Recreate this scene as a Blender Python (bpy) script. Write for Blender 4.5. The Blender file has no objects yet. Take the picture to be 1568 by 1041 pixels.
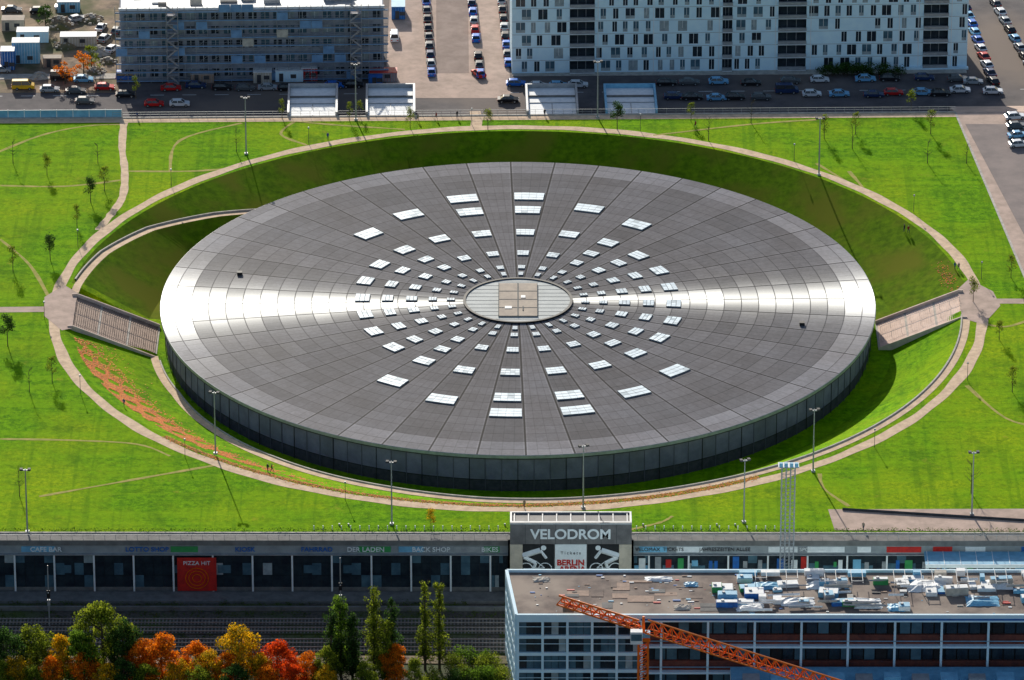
import bpy, math, random
from mathutils import Vector, Matrix
random.seed(7)
R=math.radians
sc=bpy.context.scene
col=sc.collection
# ---------------------------------------------------------------- camera
FPX=9714.0; DIST=1262.0; ELEV=24.2; PITCH=24.551; YAW=0.059
CAM=Vector((0,-DIST*math.cos(R(ELEV)),1+DIST*math.sin(R(ELEV))))
cd=bpy.data.cameras.new("camera"); cam=bpy.data.objects.new("camera",cd); col.objects.link(cam)
cam.location=CAM; cam.rotation_euler=(R(90-PITCH),0,R(YAW))
cd.sensor_width=36; cd.lens=36*FPX/1568; cd.clip_start=10; cd.clip_end=20000
sc.camera=cam
Q=cam.rotation_euler.to_matrix()
def G(px,py,z=0.0):
    """survey a map point: ground position (at height z) of a point read off the photograph"""
    d=Q@Vector((px-784.0,520.5-py,-FPX))
    t=(z-CAM.z)/d.z
    return Vector((CAM.x+d.x*t,CAM.y+d.y*t,z))
# ---------------------------------------------------------------- light
ES=22.5; AZ=12.0
L=Vector((-math.sin(R(AZ))*math.cos(R(ES)),math.cos(R(AZ))*math.cos(R(ES)),math.sin(R(ES))))
sd=bpy.data.lights.new("sun",'SUN'); sd.energy=5.0; sd.angle=R(0.5); sd.color=(1,0.94,0.83)
so=bpy.data.objects.new("sun",sd); col.objects.link(so); so.rotation_euler=L.to_track_quat('Z','Y').to_euler(); so.location=(0,0,300)
w=bpy.data.worlds.new("World"); sc.world=w; w.use_nodes=True
nt=w.node_tree; bg=nt.nodes['Background']; sky=nt.nodes.new('ShaderNodeTexSky')
sky.sky_type='NISHITA'; sky.sun_disc=False; sky.sun_elevation=R(ES); sky.sun_rotation=R(-AZ)
nt.links.new(sky.outputs[0],bg.inputs[0]); bg.inputs[1].default_value=0.11
sc.view_settings.view_transform='Standard'; sc.view_settings.look='None'; sc.view_settings.exposure=0
# ---------------------------------------------------------------- materials
def mat(name,c,c2=None,scale=1.0,rough=0.8,metal=0.0,bump=0.0,detail=6,spec=0.3,trans=0.0,c3=None,scale3=0.05):
    m=bpy.data.materials.new(name); m.use_nodes=True; t=m.node_tree; n=t.nodes; b=n['Principled BSDF']
    b.inputs['Roughness'].default_value=rough; b.inputs['Metallic'].default_value=metal
    b.inputs['Specular IOR Level'].default_value=spec
    if c2 is None: c2=tuple(x*0.8 for x in c)
    tc=n.new('ShaderNodeTexCoord'); no=n.new('ShaderNodeTexNoise'); no.inputs['Scale'].default_value=scale; no.inputs['Detail'].default_value=detail
    no.inputs['Roughness'].default_value=0.65
    t.links.new(tc.outputs['Object'],no.inputs['Vector'])
    r=n.new('ShaderNodeValToRGB'); r.color_ramp.elements[0].position=0.36; r.color_ramp.elements[1].position=0.64
    r.color_ramp.elements[0].color=(*c2,1); r.color_ramp.elements[1].color=(*c,1)
    t.links.new(no.outputs['Fac'],r.inputs['Fac']); out=r.outputs['Color']
    if c3:
        n3=n.new('ShaderNodeTexNoise'); n3.inputs['Scale'].default_value=scale3; n3.inputs['Detail'].default_value=5
        t.links.new(tc.outputs['Object'],n3.inputs['Vector'])
        r3=n.new('ShaderNodeValToRGB'); r3.color_ramp.elements[0].position=0.45; r3.color_ramp.elements[1].position=0.65
        t.links.new(n3.outputs['Fac'],r3.inputs['Fac'])
        mx=n.new('ShaderNodeMix'); mx.data_type='RGBA'; t.links.new(r3.outputs['Color'],mx.inputs['Factor'])
        t.links.new(out,mx.inputs['A']); mx.inputs['B'].default_value=(*c3,1); out=mx.outputs['Result']
    t.links.new(out,b.inputs['Base Color'])
    if bump>0:
        bp=n.new('ShaderNodeBump'); bp.inputs['Strength'].default_value=bump; bp.inputs['Distance'].default_value=0.3
        t.links.new(no.outputs['Fac'],bp.inputs['Height']); t.links.new(bp.outputs[0],b.inputs['Normal'])
    if trans>0:
        tr=n.new('ShaderNodeBsdfTranslucent'); t.links.new(out,tr.inputs['Color'])
        ms=n.new('ShaderNodeMixShader'); ms.inputs[0].default_value=trans
        t.links.new(b.outputs[0],ms.inputs[1]); t.links.new(tr.outputs[0],ms.inputs[2])
        t.links.new(ms.outputs[0],n['Material Output'].inputs['Surface'])
    return m

def grass_mat():
    m=bpy.data.materials.new("grass"); m.use_nodes=True; t=m.node_tree; n=t.nodes; b=n['Principled BSDF']; l=t.links.new
    b.inputs['Roughness'].default_value=0.95; b.inputs['Specular IOR Level'].default_value=0.04
    tc=n.new('ShaderNodeTexCoord')
    def noise(s,d,ro=0.6,sx=1,sy=1,rot=0):
        mp=n.new('ShaderNodeMapping'); mp.inputs['Scale'].default_value=(sx,sy,1); mp.inputs['Rotation'].default_value=(0,0,rot); l(tc.outputs['Object'],mp.inputs['Vector'])
        k=n.new('ShaderNodeTexNoise'); k.inputs['Scale'].default_value=s; k.inputs['Detail'].default_value=d; k.inputs['Roughness'].default_value=ro
        l(mp.outputs[0],k.inputs['Vector']); return k.outputs['Fac']
    def ramp(f,p0,c0,p1,c1):
        r=n.new('ShaderNodeValToRGB'); e=r.color_ramp.elements; e[0].position=p0; e[1].position=p1; e[0].color=(*c0,1); e[1].color=(*c1,1); l(f,r.inputs['Fac']); return r.outputs['Color']
    def mix(f,a,bb):
        x=n.new('ShaderNodeMix'); x.data_type='RGBA'; l(f,x.inputs['Factor'])
        for s,v in (('A',a),('B',bb)):
            if isinstance(v,tuple): x.inputs[s].default_value=(*v,1)
            else: l(v,x.inputs[s])
        return x.outputs['Result']
    W=(1,1,1);K=(0,0,0)
    base=ramp(noise(0.7,10,0.85),0.40,(0.055,0.18,0.001),0.60,(0.22,0.47,0.002))
    big=ramp(noise(0.03,5,.65),0.44,K,0.64,W)
    c=mix(big,base,ramp(noise(1.0,8,0.85),0.40,(0.15,0.28,0.002),0.62,(0.42,0.55,0.004)))
    mow=ramp(noise(0.5,3,.5,.03,1.0,.35),0.48,K,0.60,(.40,)*3)
    c=mix(mow,c,(0.25,0.46,0.003))
    mow2=ramp(noise(0.6,3,.5,1.0,.03,-.2),0.55,K,0.62,(.35,)*3)
    c=mix(mow2,c,(0.08,0.22,0.002))
    dk=ramp(noise(0.10,8,0.78),0.52,K,0.65,(0.7,)*3)
    c=mix(dk,c,(0.07,0.18,0.002))
    dry=ramp(noise(0.16,8,0.8),0.60,K,0.71,(0.7,)*3)
    c=mix(dry,c,(0.42,0.32,0.04))
    l(c,b.inputs['Base Color'])
    bp=n.new('ShaderNodeBump'); bp.inputs['Strength'].default_value=0.5; bp.inputs['Distance'].default_value=0.4
    l(noise(1.4,8,0.8),bp.inputs['Height']); l(bp.outputs[0],b.inputs['Normal'])
    return m
M={}
M['grass']=grass_mat()
M['berm']=mat('shaded_berm_grass',(0.155,0.27,0.006),(0.075,0.15,0.004),0.6,0.95,spec=.03,detail=9,c3=(0.17,0.19,0.015),scale3=0.09)  # darker copy of the lawn grass; the back slope's shade is put into its colour
M['path']=mat('sandy_path',(0.84,0.62,0.42),(0.60,0.43,0.29),0.6,0.95)
M['trail']=mat('worn_trail',(0.48,0.38,0.10),(0.28,0.30,0.04),0.5,0.95)
M['asphalt']=mat('asphalt',(0.15,0.13,0.13),(0.09,0.08,0.085),0.25,0.9,c3=(0.22,0.17,0.14),scale3=0.03)
M['paving']=mat('paving',(0.60,0.44,0.36),(0.42,0.31,0.25),0.3,0.9)
M['stairl']=mat('light_stair',(0.85,0.66,0.55),(0.66,0.50,0.41),0.5,0.9)
M['dirt']=mat('yard_dirt',(0.44,0.31,0.21),(0.16,0.12,0.09),0.3,0.95,c3=(0.12,0.12,0.05),scale3=0.1)
M['ballast']=mat('ballast',(0.12,0.10,0.08),(0.05,0.045,0.04),1.5,0.95,c3=(0.07,0.10,0.025),scale3=0.08)
M['conc']=mat('concrete',(0.58,0.53,0.46),(0.38,0.35,0.31),0.8,0.85)
M['concd']=mat('dark_concrete',(0.22,0.21,0.20),(0.14,0.135,0.13),0.5,0.85)
M['white']=mat('white_render',(0.74,0.93,1.0),(0.62,0.83,0.95),0.3,0.7)
M['whitep']=mat('white_paint',(0.88,0.88,0.87),(0.74,0.75,0.75),1,0.6)
M['grey']=mat('grey_metal',(0.42,0.43,0.44),(0.30,0.31,0.33),0.8,0.5,0.3)
M['dgrey']=mat('dark_grey',(0.07,0.07,0.075),(0.045,0.045,0.05),0.8,0.7)
M['black']=mat('black',(0.02,0.02,0.022),(0.012,0.012,0.014),1,0.6)
M['glass']=mat('window_glass',(0.03,0.045,0.055),(0.015,0.02,0.03),0.4,0.15,spec=0.6)
M['glassb']=mat('window_glass_blue',(0.10,0.19,0.24),(0.05,0.10,0.14),0.3,0.15,spec=0.6)
M['glassl']=mat('curtained_window',(0.42,0.47,0.48),(0.25,0.3,0.32),0.6,0.4)
M['skyl']=mat('skylight_glass',(0.66,0.82,0.92),(0.42,0.56,0.66),0.22,0.35,spec=0.7)
M['hub']=mat('hub_panel',(0.36,0.40,0.41),(0.28,0.32,0.33),0.3,0.6)
M['hubb']=mat('hub_deck',(0.52,0.43,0.34),(0.40,0.33,0.27),0.5,0.8)
M['red']=mat('red_paint',(0.66,0.03,0.02),(0.45,0.02,0.02),1,0.5)
M['blue']=mat('blue_paint',(0.02,0.16,0.52),(0.02,0.10,0.34),1,0.5)
M['lblue']=mat('light_blue_paint',(0.22,0.52,0.72),(0.15,0.38,0.56),0.6,0.5)
M['orange']=mat('orange_paint',(0.95,0.20,0.01),(0.80,0.15,0.01),1.5,0.5)
M['yellow']=mat('yellow_paint',(0.85,0.50,0.02),(0.7,0.4,0.02),1,0.5)
M['green']=mat('green_paint',(0.05,0.35,0.10),None,1,0.5)
M['brown']=mat('brown_wood',(0.42,0.29,0.22),(0.28,0.19,0.145),1,0.8)
M['brick']=mat('dark_red_wall',(0.20,0.06,0.04),(0.11,0.035,0.03),0.8,0.8)
M['beige']=mat('beige_stone',(0.62,0.52,0.41),(0.46,0.39,0.31),0.6,0.8)
M['tar']=mat('roof_tar',(0.24,0.18,0.15),(0.12,0.09,0.08),0.35,0.85,c3=(0.34,0.27,0.22),scale3=0.12)
M['steelr']=mat('rail_steel',(0.50,0.40,0.35),(0.3,0.23,0.2),2,0.4,0.3)
M['bark']=mat('bark',(0.12,0.09,0.06),(0.06,0.045,0.03),3,0.9)
M['skin']=mat('skin',(0.55,0.34,0.25),None,4,0.6)
M['hair']=mat('hair',(0.05,0.03,0.02),None,4,0.7)
M['jeans']=mat('trousers',(0.05,0.06,0.11),None,4,0.9)
M['jackets']=[mat('jacket_%d'%i,c,None,4,0.85) for i,c in enumerate([(0.04,0.04,0.05),(0.35,0.03,0.03),(0.05,0.10,0.3),(0.3,0.25,0.2)])]
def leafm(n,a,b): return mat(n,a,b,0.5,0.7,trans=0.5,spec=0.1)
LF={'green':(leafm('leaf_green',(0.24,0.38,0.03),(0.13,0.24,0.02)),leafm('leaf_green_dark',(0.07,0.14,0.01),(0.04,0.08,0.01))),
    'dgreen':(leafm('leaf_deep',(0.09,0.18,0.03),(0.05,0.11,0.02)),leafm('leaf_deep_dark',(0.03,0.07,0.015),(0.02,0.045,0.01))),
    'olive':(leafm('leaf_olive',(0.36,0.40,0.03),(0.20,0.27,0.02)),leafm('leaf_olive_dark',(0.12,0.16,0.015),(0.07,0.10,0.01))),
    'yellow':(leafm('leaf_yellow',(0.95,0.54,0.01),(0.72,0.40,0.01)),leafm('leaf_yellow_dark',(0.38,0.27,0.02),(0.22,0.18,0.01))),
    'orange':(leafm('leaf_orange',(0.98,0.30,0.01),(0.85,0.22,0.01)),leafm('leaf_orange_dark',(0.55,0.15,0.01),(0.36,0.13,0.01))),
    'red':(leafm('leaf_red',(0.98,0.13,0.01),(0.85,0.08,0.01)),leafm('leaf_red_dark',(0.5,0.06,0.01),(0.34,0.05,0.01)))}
# ---------------------------------------------------------------- mesh builder
class MB:
    def __init__(s): s.v=[];s.f=[];s.m=[];s.M=Matrix()
    def add(s,vs,fs,m=0):
        o=len(s.v); s.v+=[tuple(s.M@Vector(p)) for p in vs]; s.f+=[tuple(i+o for i in f) for f in fs]; s.m+=[m]*len(fs)
    def box(s,x0,x1,y0,y1,z0,z1,m=0):
        s.add([(x0,y0,z0),(x1,y0,z0),(x1,y1,z0),(x0,y1,z0),(x0,y0,z1),(x1,y0,z1),(x1,y1,z1),(x0,y1,z1)],
              [(0,3,2,1),(4,5,6,7),(0,1,5,4),(1,2,6,5),(2,3,7,6),(3,0,4,7)],m)
    def tube(s,p,q,r0,r1=None,n=6,m=0):
        p=Vector(p);q=Vector(q); r1=r0 if r1 is None else r1
        d=(q-p).normalized(); a=d.orthogonal().normalized(); b=d.cross(a)
        vs=[];
        for c,r in ((p,r0),(q,r1)):
            for i in range(n):
                t=2*math.pi*i/n+math.pi/4; vs.append(c+(a*math.cos(t)+b*math.sin(t))*r)
        fs=[(i,(i+1)%n,(i+1)%n+n,i+n) for i in range(n)]+[tuple(range(n-1,-1,-1)),tuple(range(n,2*n))]
        s.add(vs,fs,m)
    def beam(s,p,q,w,m=0): s.tube(p,q,w*0.7,None,4,m)
    def obj(s,name,mats,parent=None,loc=(0,0,0),rz=0,smooth=False):
        me=bpy.data.meshes.new(name); me.from_pydata(s.v,[],s.f); 
        for x in mats: me.materials.append(x)
        me.polygons.foreach_set('material_index',s.m)
        if smooth: me.polygons.foreach_set('use_smooth',[True]*len(s.f))
        me.update(); o=bpy.data.objects.new(name,me); col.objects.link(o)
        o.location=loc; o.rotation_euler=(0,0,rz)
        if parent: o.parent=parent
        return o
def empty(name,loc=(0,0,0),rz=0):
    o=bpy.data.objects.new(name,None); col.objects.link(o); o.location=loc; o.rotation_euler=(0,0,rz); o.empty_display_size=1; return o
def inst(me,name,loc,rz=0,s=1.0):
    o=bpy.data.objects.new(name,me); col.objects.link(o); o.location=loc; o.rotation_euler=(0,0,rz)
    o.scale=s if isinstance(s,tuple) else (s,s,s); return o
def sheet(name,pts,m,thick=0.0):
    b=MB(); n=len(pts); 
    if thick:
        b.add([tuple(p) for p in pts]+[(p[0],p[1],p[2]-thick) for p in pts],[tuple(range(n))]+[(i,i+n,(i+1)%n+n,(i+1)%n) for i in range(n)],0)
    else: b.add([tuple(p) for p in pts],[tuple(range(n))],0)
    o=b.obj(name,[m]); return o
def smooth_line(pts,sub=6):
    P=[Vector(p) for p in pts]; out=[]
    for i in range(len(P)-1):
        a=P[max(i-1,0)];b_=P[i];c=P[i+1];d=P[min(i+2,len(P)-1)]
        for k in range(sub):
            t=k/sub
            out.append(0.5*((2*b_)+(c-a)*t+(2*a-5*b_+4*c-d)*t*t+(3*b_-a-3*c+d)*t**3))
    out.append(P[-1]); return out
def ribbon(name,pts,wd,m,jit=0.0):
    P=smooth_line(pts); b=MB(); vs=[]
    for i,p in enumerate(P):
        d=(P[min(i+1,len(P)-1)]-P[max(i-1,0)]); d.z=0; d.normalize(); nrm=Vector((-d.y,d.x,0)); ww=wd*(1+random.uniform(-jit,jit))
        vs+=[p+nrm*ww/2,p-nrm*ww/2]
    b.add(vs,[(2*i,2*i+1,2*i+3,2*i+2) for i in range(len(P)-1)],0); return b.obj(name,[m])
# ---------------------------------------------------------------- terrain
TAB=[(0,89,0),(97,89,0),(106,74.2,-6.4),(120,74.5,-5.2),(132,76.5,-4.2),(140,81.0,-3),(151,86.0,-1.7),(162,88.0,-.6),(174,88.8,0),(184,88.8,0),
     (187.5,72.7,-6.5),(203.5,72.9,-6),(219,75.3,-5),(234,78.8,-3.5),(252.7,84.1,-1.5),(266,88,-0.3),(275,89,0),(360,89,0)]
def tab(th):
    th%=360
    for a,b in zip(TAB,TAB[1:]):
        if a[0]<=th<=b[0]:
            t=(th-a[0])/(b[0]-a[0]); return a[1]+(b[1]-a[1])*t,a[2]+(b[2]-a[2])*t
def prof(th):
    th%=360
    rp,zp=tab(th); rf=min(74.5,rp-1.6)
    if (th<106.5 or 174.5<th<187 or th>358.5):
        rf=76.0 if th<106.5 else 74.5; sl=lambda r:-7+7*(r-rf)/(90.2-rf)
        return [(40,-7.0),(rf,-7.0),(80,sl(80)),(85,sl(85)),(90.2,0),(91,0)]
    return [(40,-7.0),(rf,-7.0),(rp-0.95,zp),(rp+0.95,zp),(max(90.2,rp+1.1),0),(91,0)]
def zt(x,y):
    r=math.hypot(x,y); pr=prof(math.degrees(math.atan2(y,x)))
    if r>=pr[-1][0]: return 0
    for a,b in zip(pr,pr[1:]):
        if a[0]<=r<=b[0]: return a[1]+(b[1]-a[1])*(r-a[0])/(b[0]-a[0])
    return -7
NT=720; b=MB(); vs=[]; outer=[95,105,125,170,300,900,5000]; K=6+len(outer)
for i in range(NT):
    th=i*360/NT; c,s=math.cos(R(th)),math.sin(R(th))
    for r,z in prof(th)+[(q,0) for q in outer]: vs.append((r*c,r*s,z))
fs=[];mi=[]
for i in range(NT):
    j=(i+1)%NT; th=i*360/NT
    for k in range(K-1):
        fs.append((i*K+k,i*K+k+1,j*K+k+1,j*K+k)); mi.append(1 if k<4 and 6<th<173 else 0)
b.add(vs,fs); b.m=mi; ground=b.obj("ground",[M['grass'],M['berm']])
import bmesh
SY=-105.0; SZ=-10.6; NZ=-5.0
A=G(0,181,0); B=G(1463,171,0); nd=(B-A).normalized(); nn=Vector((-nd.y,nd.x,0)); RA=math.atan2(nd.y,nd.x)
bm=bmesh.new(); bm.from_mesh(ground.data)
for co,no in ((Vector((0,SY,0)),Vector((0,-1,0))),(A,nn)):
    bmesh.ops.bisect_plane(bm,geom=bm.verts[:]+bm.edges[:]+bm.faces[:],plane_co=co,plane_no=no,clear_outer=True)
bm.to_mesh(ground.data); bm.free()
far=5000
A2=A-nd*3000; B2=B+nd*3000
b=MB(); b.add([(A2.x,A2.y-2,NZ),(B2.x,B2.y-2,NZ),(B2.x+0,far,NZ),(A2.x,far,NZ)],[(0,1,2,3)]); b.obj("street_ground",[M['asphalt']])
b=MB(); b.add([(-far,-far,SZ),(far,-far,SZ),(far,SY+1,SZ),(-far,SY+1,SZ)],[(0,1,2,3)]); b.obj("railway_ground",[M['ballast']])
TA=Matrix.Translation(A)@Matrix.Rotation(RA,4,'Z')
XB=(TA.inverted()@B).x
b=MB(); b.M=TA; b.box(-400,XB,-0.6,-0.1,NZ,0.2); b.box(XB,600,-0.6,-0.1,NZ,-.02)
b.obj("retaining_wall",[M['conc']])
b=MB(); b.M=TA; b.add([(XB,-.6,.045),(600,-.6,.045),(600,15,NZ+.05),(XB,15,NZ+.05),(XB,-.6,NZ),(XB,15,NZ)],[(0,1,2,3),(0,3,5,4)]); b.obj("road_ramp",[M['paving']])
# ---------------------------------------------------------------- paths
def polar_strip(name,th0,th1,r0f,r1f,zf,m,step=0.5):
    b=MB(); vs=[]; n=int((th1-th0)/step)
    for i in range(n+1):
        th=th0+(th1-th0)*i/n; c,s=math.cos(R(th)),math.sin(R(th)); z=zf(th)
        vs+=[(r0f(th)*c,r0f(th)*s,z),(r1f(th)*c,r1f(th)*s,z)]
    b.add(vs,[(2*i,2*i+1,2*i+3,2*i+2) for i in range(n)]); return b.obj(name,[m])
wob=lambda t:.12*math.sin(t*.31)+.09*math.sin(t*.83+1)
polar_strip("ring_path",0,360,lambda t:91.1+wob(t),lambda t:93.3+wob(t+9),lambda t:0.03,M['path'])
polar_strip("ramp_path",188,358,lambda t:tab(t)[0]-0.75,lambda t:tab(t)[0]+0.75,lambda t:tab(t)[1]+0.04,M['path'])
polar_strip("service_path",107,176,lambda t:tab(t)[0]-0.8,lambda t:tab(t)[0]+0.8,lambda t:tab(t)[1]+0.04,M['path'])
def wallstrip(name,th0,th1,dr,h,m):
    b=MB(); vs=[]; n=int((th1-th0)*2)
    for i in range(n+1):
        th=th0+(th1-th0)*i/n; c,s=math.cos(R(th)),math.sin(R(th)); r,z=tab(th)
        for rr,zz in ((r+dr,z-0.6),(r+dr,z+h),(r+dr+0.3,z+h),(r+dr+0.3,z-0.6)): vs.append((rr*c,rr*s,zz))
    b.add(vs,[(4*i+k,4*i+k+1,4*i+5+k,4*i+4+k) for i in range(n) for k in range(3)]); return b.obj(name,[m])
wallstrip("low_wall",110,172,0.95,0.4,M['conc'])
wallstrip("low_wall",190,357,-1.05,0.25,M['conc'])
sheet("paving",[Vector(p) for p in ((-94,-5,.05),(-90,-12,.05),(-88,-11,.05),(-88,6,.05),(-91,10,.05),(-94.5,4,.05))],M['paving'])
sheet("paving",[Vector(p) for p in ((88,-6,.05),(92,-9,.05),(96,0,.05),(95,7,.05),(90.5,13,.05),(88,8,.05))],M['paving'])
def ln(*p,z=0.02): return [G(x,y,z) for x,y in p]
ribbon("footpath",ln((-60,474),(0,474),(90,473),z=.025),2.6,M['paving'])
ribbon("footpath",ln((1490,461),(1568,461),(1640,462),z=.025),2.4,M['paving'])
ribbon("worn_trail",ln((190,184),(187,225),(191,262),(188,300),(170,328),(150,352)),1.6,M['path'],.2)
for i,t in enumerate([[(0,284),(100,285),(190,275)],[(-20,240),(60,208),(130,193),(190,190)],[(190,262),(290,262),(345,258)],
    [(0,366),(45,405),(75,455)],[(0,672),(110,674),(210,680),(260,698)],[(455,183),(430,205),(470,222)],[(260,262),(275,215),(370,188)],
    [(1250,250),(1320,290),(1300,262)],[(1255,725),(1262,748),(1300,775)],[(1480,590),(1540,640),(1600,655)],[(1600,480),(1540,500),(1490,490)],[(60,760),(200,735),(330,712)],
    [(620,198),(500,190),(430,182)],[(1000,207),(1150,190),(1250,183)],[(1030,790),(1010,800),(960,812)]]):
    ribbon("worn_trail",ln(*t,z=.012+.0015*i),0.7,M['trail'],.35)
ribbon("footpath",ln((727,170),(730,184),(728,197),z=.035),2.4,M['path'])
def nb(x0,x1,y0,y1,z,name,m,th=0.0):
    return sheet(name,[TA@Vector(p) for p in ((x0,y0,z),(x1,y0,z),(x1,y1,z),(x0,y1,z))],m,th)
nb(-300,XB,-2.9,-0.62,0.033,"footpath",M['path'])
b=MB(); b.box(-300,300,SY-0.0,SY+2.4,0.0,0.12); b.box(-300,300,SY+2.4,SY+2.8,0,0.3,1); b.obj("footpath",[M['concd'],M['conc']])
P=[G(1463,171),G(1568,421),G(1700,740),G(2200,740),G(2200,167)]
for p in P:p.z=0.03
sheet("side_road",P,M['paving'])
ribbon("footpath_kerb",ln((1463,172),(1568,421),(1700,740),z=.07),0.5,M['conc'])
M['asphl']=mat('light_asphalt',(.30,.24,.22),(.22,.18,.17),.2,.9)
P=[G(1478,190),G(1560,345),G(1700,600),G(2200,560),G(2200,195)]
for p in P:p.z=0.06
sheet("side_road_asphalt",P,M['asphl'])
P=[G(1268,780),G(1640,779),G(1640,815),G(1278,812)]
for p in P:p.z=0.05
sheet("paving",P,M['paving'])
b=MB(); a1=G(1290,781,0.0);a2=G(1600,800,0.0)
b.beam(a1+Vector((0,0,.25)),a2+Vector((0,0,.25)),0.35,0); b.obj("ramp_wall",[M['dgrey']])
def stairs(name,sx,y0,y1,m):
    root=empty(name); b=MB(); n=42; x=88.6; z=0.12; X1=71.6
    run=(x-X1)/n; rise=7.0/n
    for i in range(n):
        xa=x-run*i; xb=xa-run; zz=z-rise*(i+1)
        lo,hi=sorted((sx*xa,sx*xb)); b.box(lo,hi,y0,y1,-9,zz,0 if i%14!=13 else 1)
    b.obj("steps",[m,M['conc']],root)
    for yy,w,h in ((y0-0.35,.35,.3),(y1,.35,.5)):
        c=MB()
        vs=[(sx*89,yy,-9),(sx*89,yy,h),(sx*88,yy,h),(sx*X1,yy,-6.8+h),(sx*X1,yy,-9)]
        vs+=[(a,yy+w,c_) for a,_,c_ in vs]
        c.add(vs,[(0,1,2,3,4),(9,8,7,6,5)]+[(i,i+5,(i+1)%5+5,(i+1)%5) for i in range(5)])
        c.obj("parapet",[M['stairl']],root)
    c=MB()
    for yy in (y0+(y1-y0)*.33,y0+(y1-y0)*.67):
        for i in range(9):
            xx=88-i*1.95; zz=.1-7*(88.6-xx)/17; c.tube((sx*xx,yy,zz-.1),(sx*xx,yy,zz+.9),.03,None,5)
        c.tube((sx*88,yy,.75),(sx*72.4,yy,.75-6.42),.035,None,5)
    c.obj("handrail",[M['grey']],root)
stairs("stairs",-1,-10,4.6,M['brown']); stairs("stairs",1,-5.5,6.6,M['stairl'])
# ---------------------------------------------------------------- velodrome
def roof_mat():
    m=bpy.data.materials.new("roof_mesh_panels"); m.use_nodes=True; t=m.node_tree; n=t.nodes; l=t.links.new; n.remove(n['Principled BSDF'])
    tc=n.new('ShaderNodeTexCoord'); sp=n.new('ShaderNodeSeparateXYZ'); l(tc.outputs['Object'],sp.inputs[0])
    def ma(op,a,b=None,c=None):
        k=n.new('ShaderNodeMath'); k.operation=op
        for i,v in enumerate((a,b,c)):
            if v is None: continue
            if isinstance(v,(int,float)): k.inputs[i].default_value=v
            else: l(v,k.inputs[i])
        return k.outputs[0]
    X,Y=sp.outputs[0],sp.outputs[1]
    r=ma('SQRT',ma('ADD',ma('MULTIPLY',X,X),ma('MULTIPLY',Y,Y)))
    th=ma('ARCTAN2',Y,X)
    u=ma('ADD',ma('MULTIPLY',th,48/(2*math.pi)),48-83.75/7.5)
    fu=ma('FRACT',u); du=ma('MULTIPLY',ma('SUBTRACT',0.5,ma('ABSOLUTE',ma('SUBTRACT',fu,0.5))),ma('MULTIPLY',r,2*math.pi/48))
    seam=ma('LESS_THAN',du,0.17)
    gut=ma('MULTIPLY',ma('LESS_THAN',du,0.42),ma('GREATER_THAN',du,0.20))
    u2=ma('MULTIPLY',u,4); fu2=ma('FRACT',u2); du2=ma('MULTIPLY',ma('SUBTRACT',0.5,ma('ABSOLUTE',ma('SUBTRACT',fu2,0.5))),ma('MULTIPLY',r,2*math.pi/192))
    seam2=ma('LESS_THAN',du2,0.08)
    v=ma('DIVIDE',r,3.42); fv=ma('FRACT',v); dv=ma('MULTIPLY',ma('SUBTRACT',0.5,ma('ABSOLUTE',ma('SUBTRACT',fv,0.5))),3.42)
    seam3=ma('LESS_THAN',dv,0.10)
    cu=n.new('ShaderNodeCombineXYZ'); l(ma('FLOOR',u),cu.inputs[0])
    wu=n.new('ShaderNodeTexWhiteNoise'); wu.noise_dimensions='2D'; l(cu.outputs[0],wu.inputs['Vector'])
    alt=ma('FLOORED_MODULO',ma('FLOOR',u),2.0)
    cv=n.new('ShaderNodeCombineXYZ'); l(ma('FLOOR',u),cv.inputs[0]); l(ma('FLOOR',v),cv.inputs[1])
    wn=n.new('ShaderNodeTexWhiteNoise'); wn.noise_dimensions='2D'; l(cv.outputs[0],wn.inputs['Vector'])
    cv2=n.new('ShaderNodeCombineXYZ'); l(ma('FLOOR',u2),cv2.inputs[0]); l(ma('FLOOR',ma('MULTIPLY',v,2)),cv2.inputs[1])
    wn2=n.new('ShaderNodeTexWhiteNoise'); wn2.noise_dimensions='2D'; l(cv2.outputs[0],wn2.inputs['Vector'])
    no=n.new('ShaderNodeTexNoise'); no.inputs['Scale'].default_value=0.05; no.inputs['Detail'].default_value=8; no.inputs['Roughness'].default_value=.65; l(tc.outputs['Object'],no.inputs['Vector'])
    nf=n.new('ShaderNodeTexNoise'); nf.inputs['Scale'].default_value=1.6; nf.inputs['Detail'].default_value=5; l(tc.outputs['Object'],nf.inputs['Vector'])
    val=ma('ADD',0.62,ma('ADD',ma('MULTIPLY',wn.outputs['Value'],0.12),ma('MULTIPLY',wn2.outputs['Value'],0.14)))
    val=ma('ADD',val,ma('ADD',ma('MULTIPLY',wu.outputs['Value'],.16),ma('MULTIPLY',alt,.14)))
    val=ma('MULTIPLY',val,ma('ADD',0.6,ma('MULTIPLY',no.outputs['Fac'],0.8)))
    val=ma('MULTIPLY',val,ma('ADD',0.65,ma('MULTIPLY',nf.outputs['Fac'],0.7)))
    edge=ma('GREATER_THAN',r,65.0)
    val=ma('MULTIPLY',val,ma('ADD',1.0,ma('MULTIPLY',edge,0.5)))
    val=ma('MULTIPLY',val,ma('ADD',1.0,ma('MULTIPLY',gut,0.3)))
    for s_,f_ in ((seam,.85),(seam2,.28),(seam3,.38)):
        val=ma('MULTIPLY',val,ma('SUBTRACT',1.0,ma('MULTIPLY',s_,f_)))
    mx=n.new('ShaderNodeMix'); mx.data_type='RGBA'; l(no.outputs['Fac'],mx.inputs['Factor'])
    mx.inputs['A'].default_value=(0.15,0.13,0.13,1); mx.inputs['B'].default_value=(0.12,0.125,0.145,1)
    vm=n.new('ShaderNodeVectorMath'); vm.operation='SCALE'; l(mx.outputs['Result'],vm.inputs[0]); l(val,vm.inputs['Scale'])
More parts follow.
